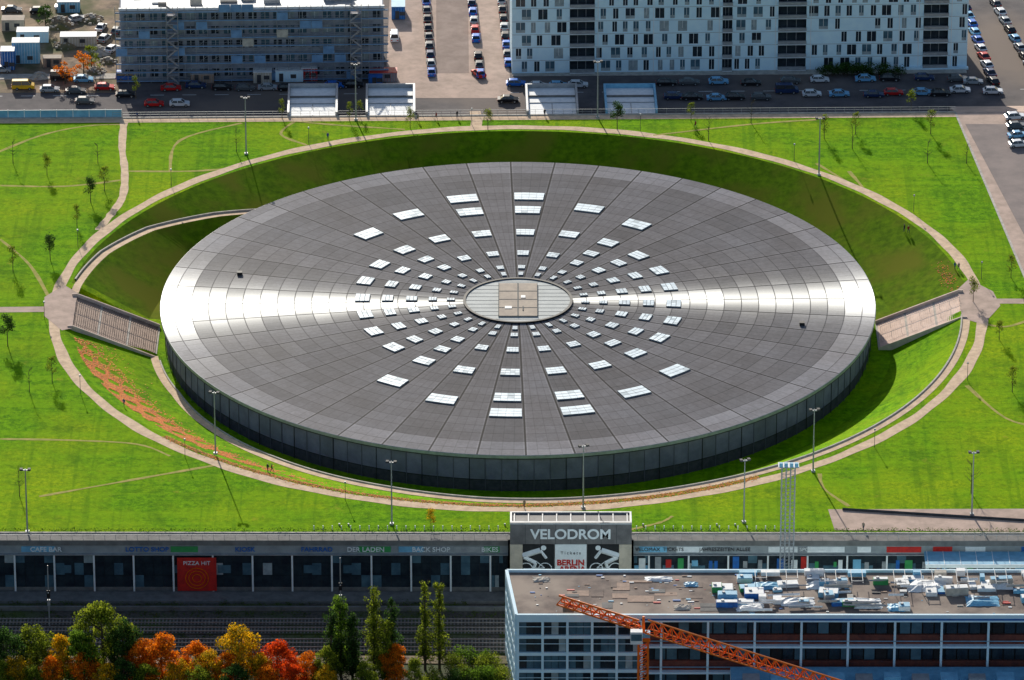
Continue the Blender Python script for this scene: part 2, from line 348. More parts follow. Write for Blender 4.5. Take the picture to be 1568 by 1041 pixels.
    di=n.new('ShaderNodeBsdfDiffuse'); l(vm.outputs[0],di.inputs['Color'])
    gl=n.new('ShaderNodeBsdfAnisotropic'); gl.inputs['Color'].default_value=(0.93,0.97,1,1); gl.inputs['Roughness'].default_value=0.30; gl.inputs['Anisotropy'].default_value=0.75
    tg=n.new('ShaderNodeTangent'); tg.direction_type='RADIAL'; tg.axis='Z'; l(tg.outputs[0],gl.inputs['Tangent'])
    g2=n.new('ShaderNodeBsdfAnisotropic'); g2.inputs['Roughness'].default_value=0.45; g2.inputs['Color'].default_value=(.9,.9,.9,1)
    ms=n.new('ShaderNodeMixShader'); l(ma('MULTIPLY',ma('ADD',0.030,ma('MULTIPLY',edge,0.05)),ma('MULTIPLY',ma('SUBTRACT',1.0,ma('MULTIPLY',ma('MAXIMUM',seam,seam3),.8)),ma('ADD',0.6,ma('MULTIPLY',wn.outputs['Value'],.8)))),ms.inputs[0])
    l(di.outputs[0],ms.inputs[1]); l(gl.outputs[0],ms.inputs[2])
    m2=n.new('ShaderNodeMixShader'); m2.inputs[0].default_value=0.015; l(ms.outputs[0],m2.inputs[1]); l(g2.outputs[0],m2.inputs[2])
    l(m2.outputs[0],n['Material Output'].inputs['Surface']); return m
velo=empty("velodrome")
b=MB(); N=240
def ring(r,z): return [(r*math.cos(2*math.pi*i/N),r*math.sin(2*math.pi*i/N),z) for i in range(N)]
def lathe(b,prs,ms,cap=None):
    o=[ring(r,z) for r,z in prs]
    for k in range(len(prs)-1):
        b.add(o[k]+o[k+1],[(i,(i+1)%N,(i+1)%N+N,i+N) for i in range(N)],ms[k])
RM=roof_mat()
lathe(b,[(71.0,1.0),(10.6,1.0)],[0]); b.obj("roof",[RM],velo)
b=MB(); lathe(b,[(70.1,0.1),(71.05,0.1),(71.1,0.35),(71.1,0.95),(71.0,1.0)],[0,0,1,1]); b.obj("roof_rim",[M['dgrey'],M['grey']],velo)
b=MB(); lathe(b,[(70.2,-4.6),(70.2,0.1)],[0]); lathe(b,[(70.0,-7.2),(70.0,-4.6),(70.2,-4.6)],[1,1])
for i in range(144):
    a=2*math.pi*i/144; b.M=Matrix.Rotation(a,4,'Z')
    b.box(70.2,70.30,-0.05,0.05,-7,0.1,2 if i%3 else 3)
    if i%5==0 or i%11==3: b.box(70.2,70.26,.1,2.9,-4.2,-.2,4)
b.M=Matrix()
lathe(b,[(70.24,-4.67),(70.24,-4.53)],[3])
b.obj("facade_wall",[mat('facade_mesh',(0.25,0.23,0.32),(0.17,0.16,0.23),0.3,0.8,spec=.1),mat('facade_base',(.09,.08,.11),(.05,.05,.07)),mat('facade_seam',(.14,.13,.18)),M['black'],mat('facade_panel',(.20,.19,.26),(.15,.14,.19),.3)],velo)
b=MB(); lathe(b,[(10.9,1.0),(10.9,1.35),(10.4,1.35),(10.4,1.1)],[0,0,0])
b.obj("hub_ring",[M['black']],velo)
b=MB(); b.add(ring(10.4,1.15),[tuple(range(N))],0)
for k in range(-5,6):
    y=k*1.8; h=math.sqrt(max(0,10.3**2-y*y)); b.box(-h,h,y-.05,y+.05,1.15,1.18,1)
b.box(-3.9,3.9,-7.9,7.9,1.16,1.40,2); b.box(-.12,.12,-7.9,7.9,1.40,1.46,1)
for x in (-3.9,3.8): b.box(x,x+.1,-7.9,7.9,1.40,1.5,1)
for y in (-4,0,4): b.box(-3.75,3.75,y-.07,y+.07,1.40,1.45,1)
b.box(-2.6,-1.2,-4.6,-3.4,1.42,1.5,3); b.box(0.6,1.5,.6,1.8,1.42,1.5,3); b.box(.9,1.1,-5.5,-3.5,1.42,1.55,1)
b.obj("hub_roof",[M['hub'],mat('hub_line',(.14,.15,.15)),M['hubb'],M['grey']],velo)
sk=MB(); fr=MB()
SKY={0:[52.5,45.5,34,23.5,16.5,13.2],1:[48.5,34.5,23.5,16.5,13.2],2:[45,34,27.5,22,16.5,13.2],3:[33,27.5,22,17,13.4],4:[32,26.5,21.5,17,13.4],5:[31,26,21.2,17,13.4]}
def idx(k): return {0:0,1:0,2:1,11:1,3:2,10:2,4:3,9:3,5:4,8:4,6:5,7:5}[k%12]
for k in range(24):
    a=87.5+15*k
    for j,rc in enumerate(SKY[idx(k)]):
        ln_=3.6 if rc>40 else (2.9 if rc>30 else 2.2 if rc>20 else 1.6)
        r0,r1=rc-ln_/2,rc+ln_/2; hw=R(3.75)-0.38/rc
        for h in range(3):
            nq=4; 
            for q in range(nq):
                t0=R(a)-hw+2*hw*q/nq+0.02/rc; t1=R(a)-hw+2*hw*(q+1)/nq-0.02/rc
                ra=r0+(r1-r0)*h/3+.06; rb=r0+(r1-r0)*(h+1)/3-.06
                z0=1.24+random.uniform(-.015,.015)
                sk.add([(ra*math.cos(t0),ra*math.sin(t0),1.24),(rb*math.cos(t0),rb*math.sin(t0),z0),(rb*math.cos(t1),rb*math.sin(t1),z0),(ra*math.cos(t1),ra*math.sin(t1),1.24)],[(0,1,2,3)],0 if random.random()>.1 else 1)
        t0=R(a)-hw;t1=R(a)+hw; P4=[(r0,t0),(r1,t0),(r1,t1),(r0,t1)]
        fr.add([(r*math.cos(t),r*math.sin(t),1.005) for r,t in P4]+[(r*math.cos(t),r*math.sin(t),1.20) for r,t in P4],[(4,5,6,7),(0,1,5,4),(1,2,6,5),(2,3,7,6),(3,0,4,7)],0)
sk.obj("skylights",[M['skyl'],mat('skylight_glass_dull',(.46,.58,.65),(.34,.44,.5),.5,.35)],velo); fr.obj("skylight_frames",[mat('frame_metal',(.24,.28,.31))],velo)
b=MB()
for px,py in ((367,420),(1228,497)):
    p=G(px,py,1.0); b.box(p.x-.5,p.x+.5,p.y-.5,p.y+.5,1.0,1.6,0)
b.obj("roof_hatches",[M['black']],velo)
# ---------------------------------------------------------------- trees
def crown_leaves(b,cl,per,size,rng,flat=0.7):
    for (c,r) in cl:
        lit=rng.random()
        for _ in range(int(per*(r**2))):
            d=Vector((rng.gauss(0,1),rng.gauss(0,1),rng.gauss(0,1))).normalized()*r*(rng.random()**0.45)
            d.z*=flat; p=Vector(c)+d
            n=(d.normalized()*0.8+Vector((rng.gauss(0,1),rng.gauss(0,1),rng.gauss(0,1)))*.6).normalized()
            a=n.orthogonal().normalized(); a=Matrix.Rotation(rng.random()*6.28,3,n)@a; bb=n.cross(a); s=size*rng.uniform(.6,1.3)
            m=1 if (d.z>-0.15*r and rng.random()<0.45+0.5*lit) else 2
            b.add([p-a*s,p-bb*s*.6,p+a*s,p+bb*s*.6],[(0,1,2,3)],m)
def broad(seed,h,rad,n=52,per=62,size=.23):
    rng=random.Random(seed); b=MB()
    b.tube((0,0,-.3),(0.1,0,h*.35),h*.028,h*.02,8); b.tube((0.1,0,h*.35),(0,0.1,h*.8),h*.02,h*.006,6)
    cl=[]
    for i in range(n):
        t=rng.random(); z=h*(.22+.74*t); env=math.sin(math.pi*min(1,.2+.8*(t**.9)))**.55
        ang=rng.random()*6.28; rr=rad*env*rng.uniform(.3,1.0); p=(rr*math.cos(ang),rr*math.sin(ang),z)
        cl.append((p,rng.uniform(.7,1.3)*rad*.27))
        if i%2==0: b.tube((0.05,0.05,max(h*.2,z-rr*.7)),p,h*.008,h*.003,5)
    crown_leaves(b,cl,per,size,rng); return b
def poplar(seed,h,rad):
    rng=random.Random(seed); b=MB(); b.tube((0,0,-.3),(0,0,h*.9),.28,.05,7); cl=[]
    for i in range(95):
        t=rng.random()**.9; z=h*(.10+.86*t); rr=rad*(1-.75*t)**.5*rng.uniform(.1,.9)*(.7+.3*math.sin(t*17+seed)); a=rng.random()*6.28
        p=(rr*math.cos(a),rr*math.sin(a),z); cl.append((p,rng.uniform(.5,.95)*(1-.45*t)*rad*.5)); 
        if i%2: b.tube((0,0,max(.8,z-2)),p,.06,.02,4)
    crown_leaves(b,cl,75,.2,rng,1.5); return b
def sapling(seed,h,dens):
    rng=random.Random(seed); b=MB(); b.tube((0,0,-.2),(0.05,0,h*.9),.09,.02,6); cl=[]
    for i in range(18):
        z=h*(.32+.63*rng.random()); a=rng.random()*6.28; L_=h*.22*rng.uniform(.5,1.1)*(1.3-z/h)
        p=(L_*math.cos(a),L_*math.sin(a),z+L_*.8); b.tube((0.03,0,z),p,.035,.012,4)
        for _ in range(2):
            a2=a+rng.uniform(-1,1); q=(p[0]+.5*math.cos(a2),p[1]+.5*math.sin(a2),p[2]+.5); b.tube(p,q,.015,.008,3)
        if rng.random()<dens: cl.append((p,rng.uniform(.45,.85)))
    crown_leaves(b,cl,110,.13,rng,.9); return b
def bush(seed,w,h):
    rng=random.Random(seed); b=MB(); cl=[]
    for i in range(16):
        x=rng.uniform(-w/2,w/2); y=rng.uniform(-1.2,1.2); z=h*rng.uniform(.25,.75); cl.append(((x,y,z),h*rng.uniform(.25,.42)))
        b.tube((x*.5,y*.5,-.2),(x,y,z),.05,.02,4)
    crown_leaves(b,cl,90,.15,rng,.8); return b
def mesh_of(b,name,mats):
    o=b.obj(name,mats); me=o.data; bpy.data.objects.remove(o); return me
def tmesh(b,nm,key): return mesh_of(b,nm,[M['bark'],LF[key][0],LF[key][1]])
BG=[(i,broad(100+i,12,5.0)) for i in range(3)]
TM={}
def tree(px,top,key,h=12,v=0,sx=1.0):
    if (v,key) not in TM: TM[(v,key)]=tmesh(BG[v][1],"broad_tree_mesh",key)
    s=h/12; inst(TM[(v,key)],"deciduous_tree",G(px,top+h*7.55,SZ),random.random()*6,(s*sx,s*sx,s))
for px,top,key,h,v,sx in [(8,962,'dgreen',13,0,.95),(58,958,'olive',12,1,.85),(95,975,'yellow',11,2,.7),(158,926,'olive',15,2,.95),(190,950,'dgreen',13,1,.7),(125,968,'green',12,0,.8),(215,982,'orange',10,1,.9),(247,972,'orange',11.5,0,1.05),
        (300,985,'orange',9,2,.9),(320,998,'yellow',9,1,.9),(372,958,'yellow',12.5,1,.85),(425,984,'red',10,2,1.05),(345,1002,'orange',8,0,.9),(470,1000,'orange',8,1,.9),(398,1000,'yellow',9,0,.8),(500,992,'olive',9,2,.7),(190,1010,'dgreen',9,1,.9),
        (30,1005,'yellow',9,1,.9),(80,1008,'orange',9,2,.8),(275,1010,'yellow',8,1,.9),(605,988,'orange',8.5,0,.8),(130,1000,'orange',9,1,.9),(635,1010,'olive',7.5,2,.8),(0,1012,'olive',9,2,.9),(55,1020,'olive',8,0,1),(165,1020,'yellow',8,0,1),(225,1018,'olive',8,2,1),
        (305,1022,'olive',8,1,1),(360,1020,'dgreen',8,2,1),(410,1022,'orange',8,0,1),(450,1018,'red',8,2,.9),(500,1020,'yellow',7,1,.9),(560,1015,'olive',8,0,.8)]:
    tree(px,top,key,h,v,sx)
for i,(px,top,h,key,rad) in enumerate([(522,904,17,'green',3.2),(573,893,18,'olive',2.8),(600,911,16,'dgreen',2.5),(651,882,18.5,'olive',2.3),(673,886,18,'olive',2.2),(540,935,14,'dgreen',2.8),(508,935,14,'dgreen',2.6),(590,945,13,'olive',2.8)]):
    inst(tmesh(poplar(200+i,h,rad),"poplar_mesh",key),"poplar_tree",G(px,top+h*7.75,SZ),i)
for i,(px,py,key) in enumerate([(725,1005,'green'),(750,1012,'olive'),(700,1020,'olive'),(740,1032,'green'),(690,1040,'dgreen'),(560,1045,'dgreen'),(500,1045,'olive'),(660,1040,'olive'),(765,1030,'olive')]):
    inst(tmesh(bush(300+i,5.5,4.2),"bush_mesh",key),"bush",G(px,py+18,SZ),i)
SAP=[tmesh(sapling(400+i,5.2,d),"sapling_mesh",k) for i,(d,k) in enumerate([(.0,'olive'),(.3,'olive'),(1,'dgreen'),(.7,'olive'),(.8,'yellow')])]
for px,py,k,s in [(12,530,2,1.3),(77,398,2,1.1),(72,268,3,.9),(139,310,2,1.1),(160,292,1,1),(118,348,1,.9),(80,585,1,1),(362,232,0,1),(208,150,1,.9),(432,182,1,.8),(628,196,3,.9),(747,198,3,.9),
      (945,198,2,1.2),(1058,186,1,.8),(1262,212,1,1.0),(1305,228,0,1),(1395,168,3,.9),(1490,462,3,1.0),(1480,250,0,.9),(1548,425,1,.9),(1487,755,0,1.3),(1585,740,1,1),(660,812,4,.8),(45,600,0,1),
      (1550,600,1,1),(1425,205,1,1.),(1085,215,0,1.1),(535,185,1,.8),(20,250,0,1),(1150,188,0,1),(30,760,0,1.1),(1310,205,1,.9),(550,178,3,.7),(20,415,1,1),(150,250,0,.9),(1420,250,0,1),(1530,520,3,.8)]:
    inst(SAP[k],"young_tree",G(px,py,0),px*.7,s)
for i,(px,py,key,h) in enumerate([(128,112,'orange',7),(140,98,'olive',6),(100,118,'orange',5),(70,30,'dgreen',5)]):
    inst(tmesh(broad(500+i,h,2.6,22,70,.18),"yard_tree_mesh",key),"deciduous_tree",G(px,py+10,NZ),i)
for i in range(6):
    inst(tmesh(bush(320+i,6,3),"hedge_mesh",'dgreen'),"bush",G(1265+i*20,116,NZ),0.1)
rng=random.Random(5); b=MB()
def leafq(x,y,s,m):
    z=zt(x,y)+.05; a=rng.random()*6.28; c,sn=math.cos(a)*s,math.sin(a)*s
    b.add([(x-c,y-sn,z),(x+sn,y-c,z+.03),(x+c,y+sn,z),(x-sn,y+c,z+.03)],[(0,1,2,3)],m)
for _ in range(26000):
    th=rng.gauss(213,11); t=min(1,max(0,(th-195)/60)); rc=88.6-1.2*math.sin(t*3.1); r=rc-abs(rng.gauss(0,2.8*(1.15-t)))
    if r<tab(th)[0]+1.0 or not 189<th<262: continue
    if math.sin(th*1.7)+math.sin(r*2.1+th*.6)<-.7: continue
    leafq(r*math.cos(R(th)),r*math.sin(R(th)),rng.uniform(.07,.2),rng.choice((0,0,0,1,2)))
for _ in range(7000):
    th=rng.uniform(222,300); r=rng.gauss(90.4,.4)
    leafq(r*math.cos(R(th)),r*math.sin(R(th)),rng.uniform(.05,.16),rng.choice((0,1,2,2)))
for _ in range(220):
    th=rng.gauss(11,2); r=rng.gauss(88.0,.7)
    leafq(r*math.cos(R(th)),r*math.sin(R(th)),rng.uniform(.06,.18),rng.choice((0,2)))
b.obj("fallen_leaves",[mat('fallen_orange',(.98,.24,.01),(.8,.16,.01)),mat('fallen_yellow',(.95,.5,.02),(.7,.34,.02)),mat('fallen_brown',(.5,.16,.02),(.3,.10,.02))])
# ---------------------------------------------------------------- lamps & masts
b=MB(); b.tube((0,0,0),(0,0,13),.17,.09,8,0); b.box(-.9,.9,-.12,.12,12.6,12.8,0); b.box(-1.0,-.45,-.45,.25,12.75,13.1,1); b.box(.45,1.0,-.45,.25,12.75,13.1,1); b.box(-.35,.35,-.35,.35,0,.35,0)
lampm=mesh_of(b,"lamp_mast",[M['grey'],M['dgrey']])
for px,py in [(330,695),(600,803),(893,778),(1139,800),(1245,722),(42,815),(377,236),(545,184),(915,180),(1254,268),(1488,788)]:
    inst(lampm,"street_lamp",G(px,py,0),random.uniform(-.3,.3))
b=MB(); b.tube((0,0,0),(0,0,3.6),.06,.045,6,0); b.tube((0,0,3.6),(0,0,3.9),.2,.15,8,1)
sl=mesh_of(b,"path_lamp",[M['dgrey'],M['grey']])
for t in range(8,360,22):
    if 255<t<300: continue
    inst(sl,"path_lamp",(94*math.cos(R(t)),94*math.sin(R(t)),0))
rt=empty("lattice_mast",(G(1205,845,0).x,-109.5,SZ)); b=MB(); H=28.0
for sx in (-1.2,-.4,.4,1.2):
    for sy in (-.8,.8): b.tube((sx,sy,0),(sx,sy,H),.11,None,6)
z=0.0
while z<H-1.2:
    for sy in (-.8,.8):
        b.beam((-1.2,sy,z),(1.2,sy,z),.07); b.beam((-1.2,sy,z),(1.2,sy,z+1.4),.05)
    for sx in (-1.2,1.2): b.beam((sx,-.8,z),(sx,.8,z+1.4),.05)
    z+=1.4
b.box(-1.9,1.9,-1.1,1.1,H,H+.15); 
for sx in (-1.4,-.5,.5,1.4): b.box(sx-.32,sx+.32,-1.15,-.6,H+.2,H+.95,1)
b.obj("lattice",[M['grey'],M['lblue']],rt)
b=MB(); rng=random.Random(2)
for x0,x1 in ((G(480,820).x,G(776,820).x),(G(975,820).x,G(1190,820).x)):
    x=x0
    while x<x1:
        b.box(x-.09,x+.09,SY+4.2,SY+4.38,0,.85,0); x+=1.7
        if rng.random()<.15: b.box(x-.6,x-.3,SY+6.0,SY+6.2,0,.4,1)
b.obj("bollards",[M['whitep'],M['grey']])
b=MB(); b.box(-300,300,SY+.1,SY+.16,1.0,1.07)
x=-130
while x<130: b.box(x-.03,x+.03,SY+.1,SY+.16,.12,1.0); x+=2
b.obj("railing",[M['grey']])
b=MB()
rng=random.Random(9); cl=[((x,SY+3.5+rng.uniform(-.3,.3),.3),rng.uniform(.45,.85)) for x in [ -105+i*.75 for i in range(290)]]
crown_leaves(b,cl,40,.14,rng); b.obj("hedge",[M['bark'],LF['green'][1],LF['dgreen'][0]])
# ---------------------------------------------------------------- station arcade
def text(s,size,m,parent,loc,name="lettering",ext=.05,sx=1.0,bold=0.0):
    cu=bpy.data.curves.new(name,'FONT'); cu.body=s; cu.size=size; cu.extrude=ext; cu.align_x='CENTER'; cu.align_y='CENTER'; cu.offset=bold
    o=bpy.data.objects.new(name,cu); col.objects.link(o); dg=bpy.context.evaluated_depsgraph_get(); me=bpy.data.meshes.new_from_object(o.evaluated_get(dg))
    bpy.data.objects.remove(o); me.materials.clear(); me.materials.append(m)
    q=bpy.data.objects.new(name,me); col.objects.link(q); q.parent=parent; q.location=loc; q.rotation_euler=(R(90),0,0); q.scale=(sx,1,1); return q
def arcade(name,x0,x1,right=False):
    rt=empty(name,(0,SY,SZ)); H=-SZ; rng=random.Random(int(x0)+400)
    b=MB(); b.box(x0,x1,-0.5,0.0,H-.9,H+.15,0); b.box(x0,x1,-.3,0,H-2.6,H-.9,4); b.box(x0,x1,-.9,0,H-2.75,H-2.6,2)
    b.box(x0,x1,-.2,0,0,1.0,1); b.box(x0,x1,0,.3,0,H-.9,3); b.obj("walls",[M['concd'],M['concd'],M['grey'],M['black'],mat('sign_band',(.34,.36,.37),(.24,.26,.27),.3)],rt)
    g=MB(); bay=7.3; x=G(22,870,-5).x; 
    while x>x0+bay: x-=bay
    x=x-bay
    while x<x1:
        a=max(x,x0)+.12; c=min(x+bay,x1)-.12
        if c>a+.5:
            n=4
            for i in range(n):
                u0=a+(c-a)*i/n; u1=a+(c-a)*(i+1)/n-.08
                for (z0,z1) in ((1.0,3.4),(3.5,5.9),(5.95,H-2.75)):
                    k=rng.random(); mi=0 if k<.80 else (1 if k<.95 else 2)
                    g.box(u0,u1,-.12,-.03,z0,z1,mi)
            if rng.random()<.45: 
                w_=rng.uniform(1.5,2.8); xx=rng.uniform(a,c-w_); g.box(xx,xx+w_,-.2,-.13,3.9,5.5,rng.choice((1,1,2,3)))
        if x>x0: g.box(x-.16,x+.16,-.75,-.5,0,H-2.7,4)
        x+=bay
    g.obj("glazing",[M['glass'],M['glassb'],M['glassl'],M['lblue'],M['whitep']],rt)
    s=MB(); x=x0+1
    while x<x1-4:
        w_=rng.uniform(2.5,7); k=rng.random()
        if k<(.8 if right else .35): s.box(x,min(x+w_,x1),-.42,-.3,H-2.3,H-1.15,rng.choice((0,0,1,4,2,6,0)) if right else rng.choice((6,4,4,6,3)))
        x+=w_+rng.uniform(.5,3)
    if right:
        x=x0+1
        while x<x1:
            w_=rng.uniform(.5,1.6); s.box(x,x+w_,-.3,-.2,rng.uniform(4.2,5.6),rng.uniform(6.2,7.4),rng.choice((0,1,2,2,3,6,4,6))); x+=w_+rng.uniform(.3,3)
    s.obj("shop_signs",[M['whitep'],M['red'],M['blue'],M['green'],M['lblue'],M['yellow'],M['grey']],rt)
    return rt
aL=arcade("station_arcade",-120,G(778,850,-3).x); aR=arcade("station_arcade",G(970,850,-3).x,125,True)
for px,s in [(70,"CAFE BAR"),(225,"LOTTO SHOP"),(375,"KIOSK"),(485,"FAHRRAD"),(560,"DER LADEN"),(660,"BACK SHOP"),(750,"BIKES")]:
    text(s,1.3,M['blue'] if px%2 else M['whitep'],aL,(G(px,845,-2).x,-.47,-SZ-1.75),bold=.02)
for px,s,m in [(1010,"VELOMAX  TICKETS",'dgrey'),(1110,"JAHRESZEITEN ALLEE",'dgrey'),(1250,"SPORT HALLE",'whitep')]:
    text(s,1.0,M[m],aR,(G(px,845,-2).x,-.47,-SZ-1.7))
b=MB(); p=G(300,880,-5).x; b.box(p-3.6,p+3.6,-.95,-.78,.6,7.4,0); b.obj("poster",[M['red']],aL)
text("PIZZA HIT",1.1,M['whitep'],aL,(p,-1.0,6.3))
b=MB()
for r_ in (2.1,1.5,.8):
    for i in range(20):
        a=2*math.pi*i/20;a2=2*math.pi*(i+1)/20; b.beam((p+r_*math.cos(a),-1.0,3.2+r_*math.sin(a)),(p+r_*math.cos(a2),-1.0,3.2+r_*math.sin(a2)),.12)
b.obj("poster_rings",[LF['orange'][0]],aL)
cx0,cx1=G(1415,840,-1).x,125; H0=8.6
b=MB(); b.box(cx0,cx1,-6.5,-1.0,H0,8.8,0); b.box(cx0,cx1,-6.6,-6.5,8.2,8.9,1)
x=cx0+.5
while x<cx1: b.box(x-.1,x+.1,-6.4,-6.2,0,8.6,1); b.box(x-.05,x+.05,-6.5,-1.0,8.8,8.9,1); x+=3
b.obj("canopy",[M['lblue'],M['whitep']],aR)
# ---------------------------------------------------------------- entrance tower with sign
vx0,vx1=G(781,838,0).x,G(967,838,0).x; cxm=(vx0+vx1)/2
rt=empty("velodrome_entrance_building",(cxm,-108.2,SZ)); W2=(vx1-vx0)/2; T=-SZ+5.3
b=MB(); b.box(-W2,W2,0,4.4,0,T-.3,0); b.box(-W2,W2,-.5,0,T-4.3,T,0)
b.box(-W2,W2,0,.35,T-.3,T,1);b.box(-W2,W2,4.05,4.4,T-.3,T,1);b.box(-W2,-W2+.35,.35,4.05,T-.3,T,1);b.box(W2-.35,W2,.35,4.05,T-.3,T,1)
for i in range(9): x=-W2+.8+i*(2*W2-1.6)/8; b.box(x-.1,x+.1,.4,4.0,T-.28,T-.12,1)
b.box(-W2-.02,W2+.02,-.62,-.5,T-.25,T+.1,1)
for i in range(1,8): x=-W2+i*W2/4; b.box(x-.04,x+.04,-.53,-.5,T-4.3,T-.3,4)
b.box(-W2,-W2+2.3,-.55,0,0,T-4.35,2); b.box(W2-2.3,W2,-.55,0,0,T-4.35,2)
b.box(-2.9,2.9,-.5,0,3,T-4.35,3)
b.obj("walls",[mat('sign_wall',(0.19,0.175,0.17),(0.12,0.11,0.11),.5,.6),M['grey'],M['beige'],M['whitep'],M['dgrey']],rt)
text("VELODROM",2.75,M['whitep'],rt,(0,-.6,T-2.3),"letters",sx=1.0,bold=.07)
def figure_mural(x,flip):
    b=MB(); b.box(x-3.1,x+3.1,-.35,-.0,3,T-4.5,0)
    s=-1 if flip else 1
    def st(p,q,w,m=1): b.beam((x+s*p[0],-.42,p[1]),(x+s*q[0],-.42,q[1]),w,m)
    z=T-8.2
    st((-2.6,z+1.5),(.6,z+2.6),.8); st((.6,z+2.6),(1.7,z+1.0),.4); st((-2.4,z+1.2),(-.2,z),.6); st((-.2,z),(-.9,z-1.8),.4); st((-2.5,z-1.2),(1.4,z-1.0),.14); st((0,z+.2),(1.4,z-1),.14)
    for cx in (1.5,-2.0):
        for i in range(14):
            a=math.pi*2*i/14;a2=math.pi*2*(i+1)/14; st((cx+1.2*math.cos(a),z-1.2+1.2*math.sin(a)),(cx+1.2*math.cos(a2),z-1.2+1.2*math.sin(a2)),.13)
    b.tube((x+s*1.2,-.45,z+3.1),(x+s*1.2,-.36,z+3.1),.5,None,12,1)
    b.obj("cyclist_mural",[M['black'],M['whitep']],rt)
figure_mural(-6.2,False); figure_mural(6.2,True)
text("BERLIN",1.6,M['red'],rt,(0,-.56,T-8.1),"letters",bold=.05); text("ARENA",1.5,M['red'],rt,(.3,-.56,T-9.4),"letters",bold=.05)
text("T i c k e t s",.8,M['dgrey'],rt,(0,-.56,T-6.1),"letters")
# ---------------------------------------------------------------- railway
b=MB(); x0,x1=-130,130
for i,py in enumerate((953,966,984,996)):
    y=G(300,py,SZ).y
    b.box(x0,x1,y-1.5,y+1.5,SZ,SZ+.18,2)
    for s in (-.72,.72): b.box(x0,x1,y+s-.07,y+s+.07,SZ+.30,SZ+.46,0)
    x=x0
    while x<20: b.box(x,x+.26,y-1.3,y+1.3,SZ+.18,SZ+.30,1); x+=.65
b.obj("railway_track",[M['steelr'],M['concd'],M['ballast']])
b=MB(); y=G(300,935,SZ).y; b.box(-130,130,y-.2,y+.2,SZ,SZ+.9,0); y=G(300,1005,SZ).y; b.box(-130,130,y-3,y,SZ,SZ+.15,1)
b.obj("trackside_wall",[M['concd'],M['dirt']])
y=G(300,918,SZ).y; sheet("platform",[Vector((-130,y-1.6,SZ+.5)),Vector((130,y-1.6,SZ+.5)),Vector((130,SY-1,SZ+.5)),Vector((-130,SY-1,SZ+.5))],M['concd'],.5)
rng=random.Random(3); b=MB()
cl=[((rng.uniform(-105,0),G(300,rng.choice((926,930,940,945,975)),SZ).y+rng.uniform(-.8,.8),SZ+.2),rng.uniform(.35,1.1)) for _ in range(420)]
crown_leaves(b,cl,35,.14,rng); b.obj("weeds",[M['bark'],LF['olive'][1],LF['dgreen'][0]])
for px,pt,pb in ((76,862,960),(522,850,955)):
    b=MB(); p=G(px,pb,SZ); h=(pb-pt)/7.8; b.tube((0,0,0),(0,0,h),.13,.09,8,0); b.box(-.3,.3,-.3,-.1,h-6.5,h-5.0,1); b.tube((0,-.35,h-5.4),(0,-.3,h-5.4),.12,None,8,2); b.box(-.25,.25,-.2,.2,h*.35,h*.35+1.2,0)
    b.obj("railway_signal",[M['grey'],M['black'],M['whitep']],None,p)
# ---------------------------------------------------------------- vehicles
def car_mesh(bodym,kind=0):
    b=MB()
    if kind==0: prof_=[(-2.05,.3),(2.1,.3),(2.15,.62),(2.0,.78),(1.05,.92),(-1.85,.95),(-2.1,.85)]; cab=(-1.75,1.05,-1.35,.35,.93,1.45)
    elif kind==1: prof_=[(-2.2,.3),(2.2,.3),(2.22,.6),(2.1,.76),(1.15,.9),(-1.55,.92),(-2.2,.88)]; cab=(-1.6,1.15,-.95,.4,.91,1.42)
    else: prof_=[(-2.5,.35),(2.4,.35),(2.45,.8),(2.3,1.05),(1.75,1.2),(-2.45,1.2),(-2.5,1.0)]; cab=(-2.45,1.75,-2.35,1.05,1.2,2.05)
    hw=.88 if kind<2 else .95; n=len(prof_)
    vs=[(x,-hw*(1 if z>.4 else .93),z) for x,z in prof_]+[(x,hw*(1 if z>.4 else .93),z) for x,z in prof_]
    b.add(vs,[tuple(range(n)),tuple(range(2*n-1,n-1,-1))]+[(i,i+n,(i+1)%n+n,(i+1)%n) for i in range(n)],0)
    x0,x1,t0,t1,z0,z1=cab; a,c=hw-.06,hw-.24
    B4=[(x0,-a,z0),(x1,-a,z0),(x1,a,z0),(x0,a,z0),(t0,-c,z1),(t1,-c,z1),(t1,c,z1),(t0,c,z1)]
    b.add(B4,[(0,1,5,4),(1,2,6,5),(2,3,7,6),(3,0,4,7)],1 )
    b.add([(t0-.05,-c-.03,z1),(t1+.05,-c-.03,z1),(t1+.05,c+.03,z1),(t0-.05,c+.03,z1),(t0+.1,-c+.1,z1+.06),(t1-.1,-c+.1,z1+.06),(t1-.1,c-.1,z1+.06),(t0+.1,c-.1,z1+.06)],[(4,5,6,7),(0,1,5,4),(1,2,6,5),(2,3,7,6),(3,0,4,7),(3,2,1,0)],0)
    for i,j in ((0,4),(1,5),(2,6),(3,7)): b.beam(B4[i],B4[j],.07,0)
    for s in (-1,1):
        xm=(x0+x1)/2; b.beam((xm,s*a,z0),(xm-.1,s*c,z1),.06,0)
        for wx in (-1.35,1.35): b.tube((wx,s*(hw-.2),.33),(wx,s*(hw+.02),.33),.34,None,12,2); b.tube((wx,s*(hw+.02),.33),(wx,s*(hw+.03),.33),.18,None,8,3)
        b.box(prof_[2][0]-.06,prof_[2][0]+.02,s*.6-.18,s*.6+.18,.58,.72,3); b.box(prof_[0][0]-.12,prof_[0][0]-.03,s*.66-.14,s*.66+.14,.62,.8,4)
    return mesh_of(b,"car_body",[bodym,M['glass'],M['black'],M['grey'],M['red']])
def paint(n,c): return mat(n,c,tuple(x*.93 for x in c),1,.25,.1,spec=.6)
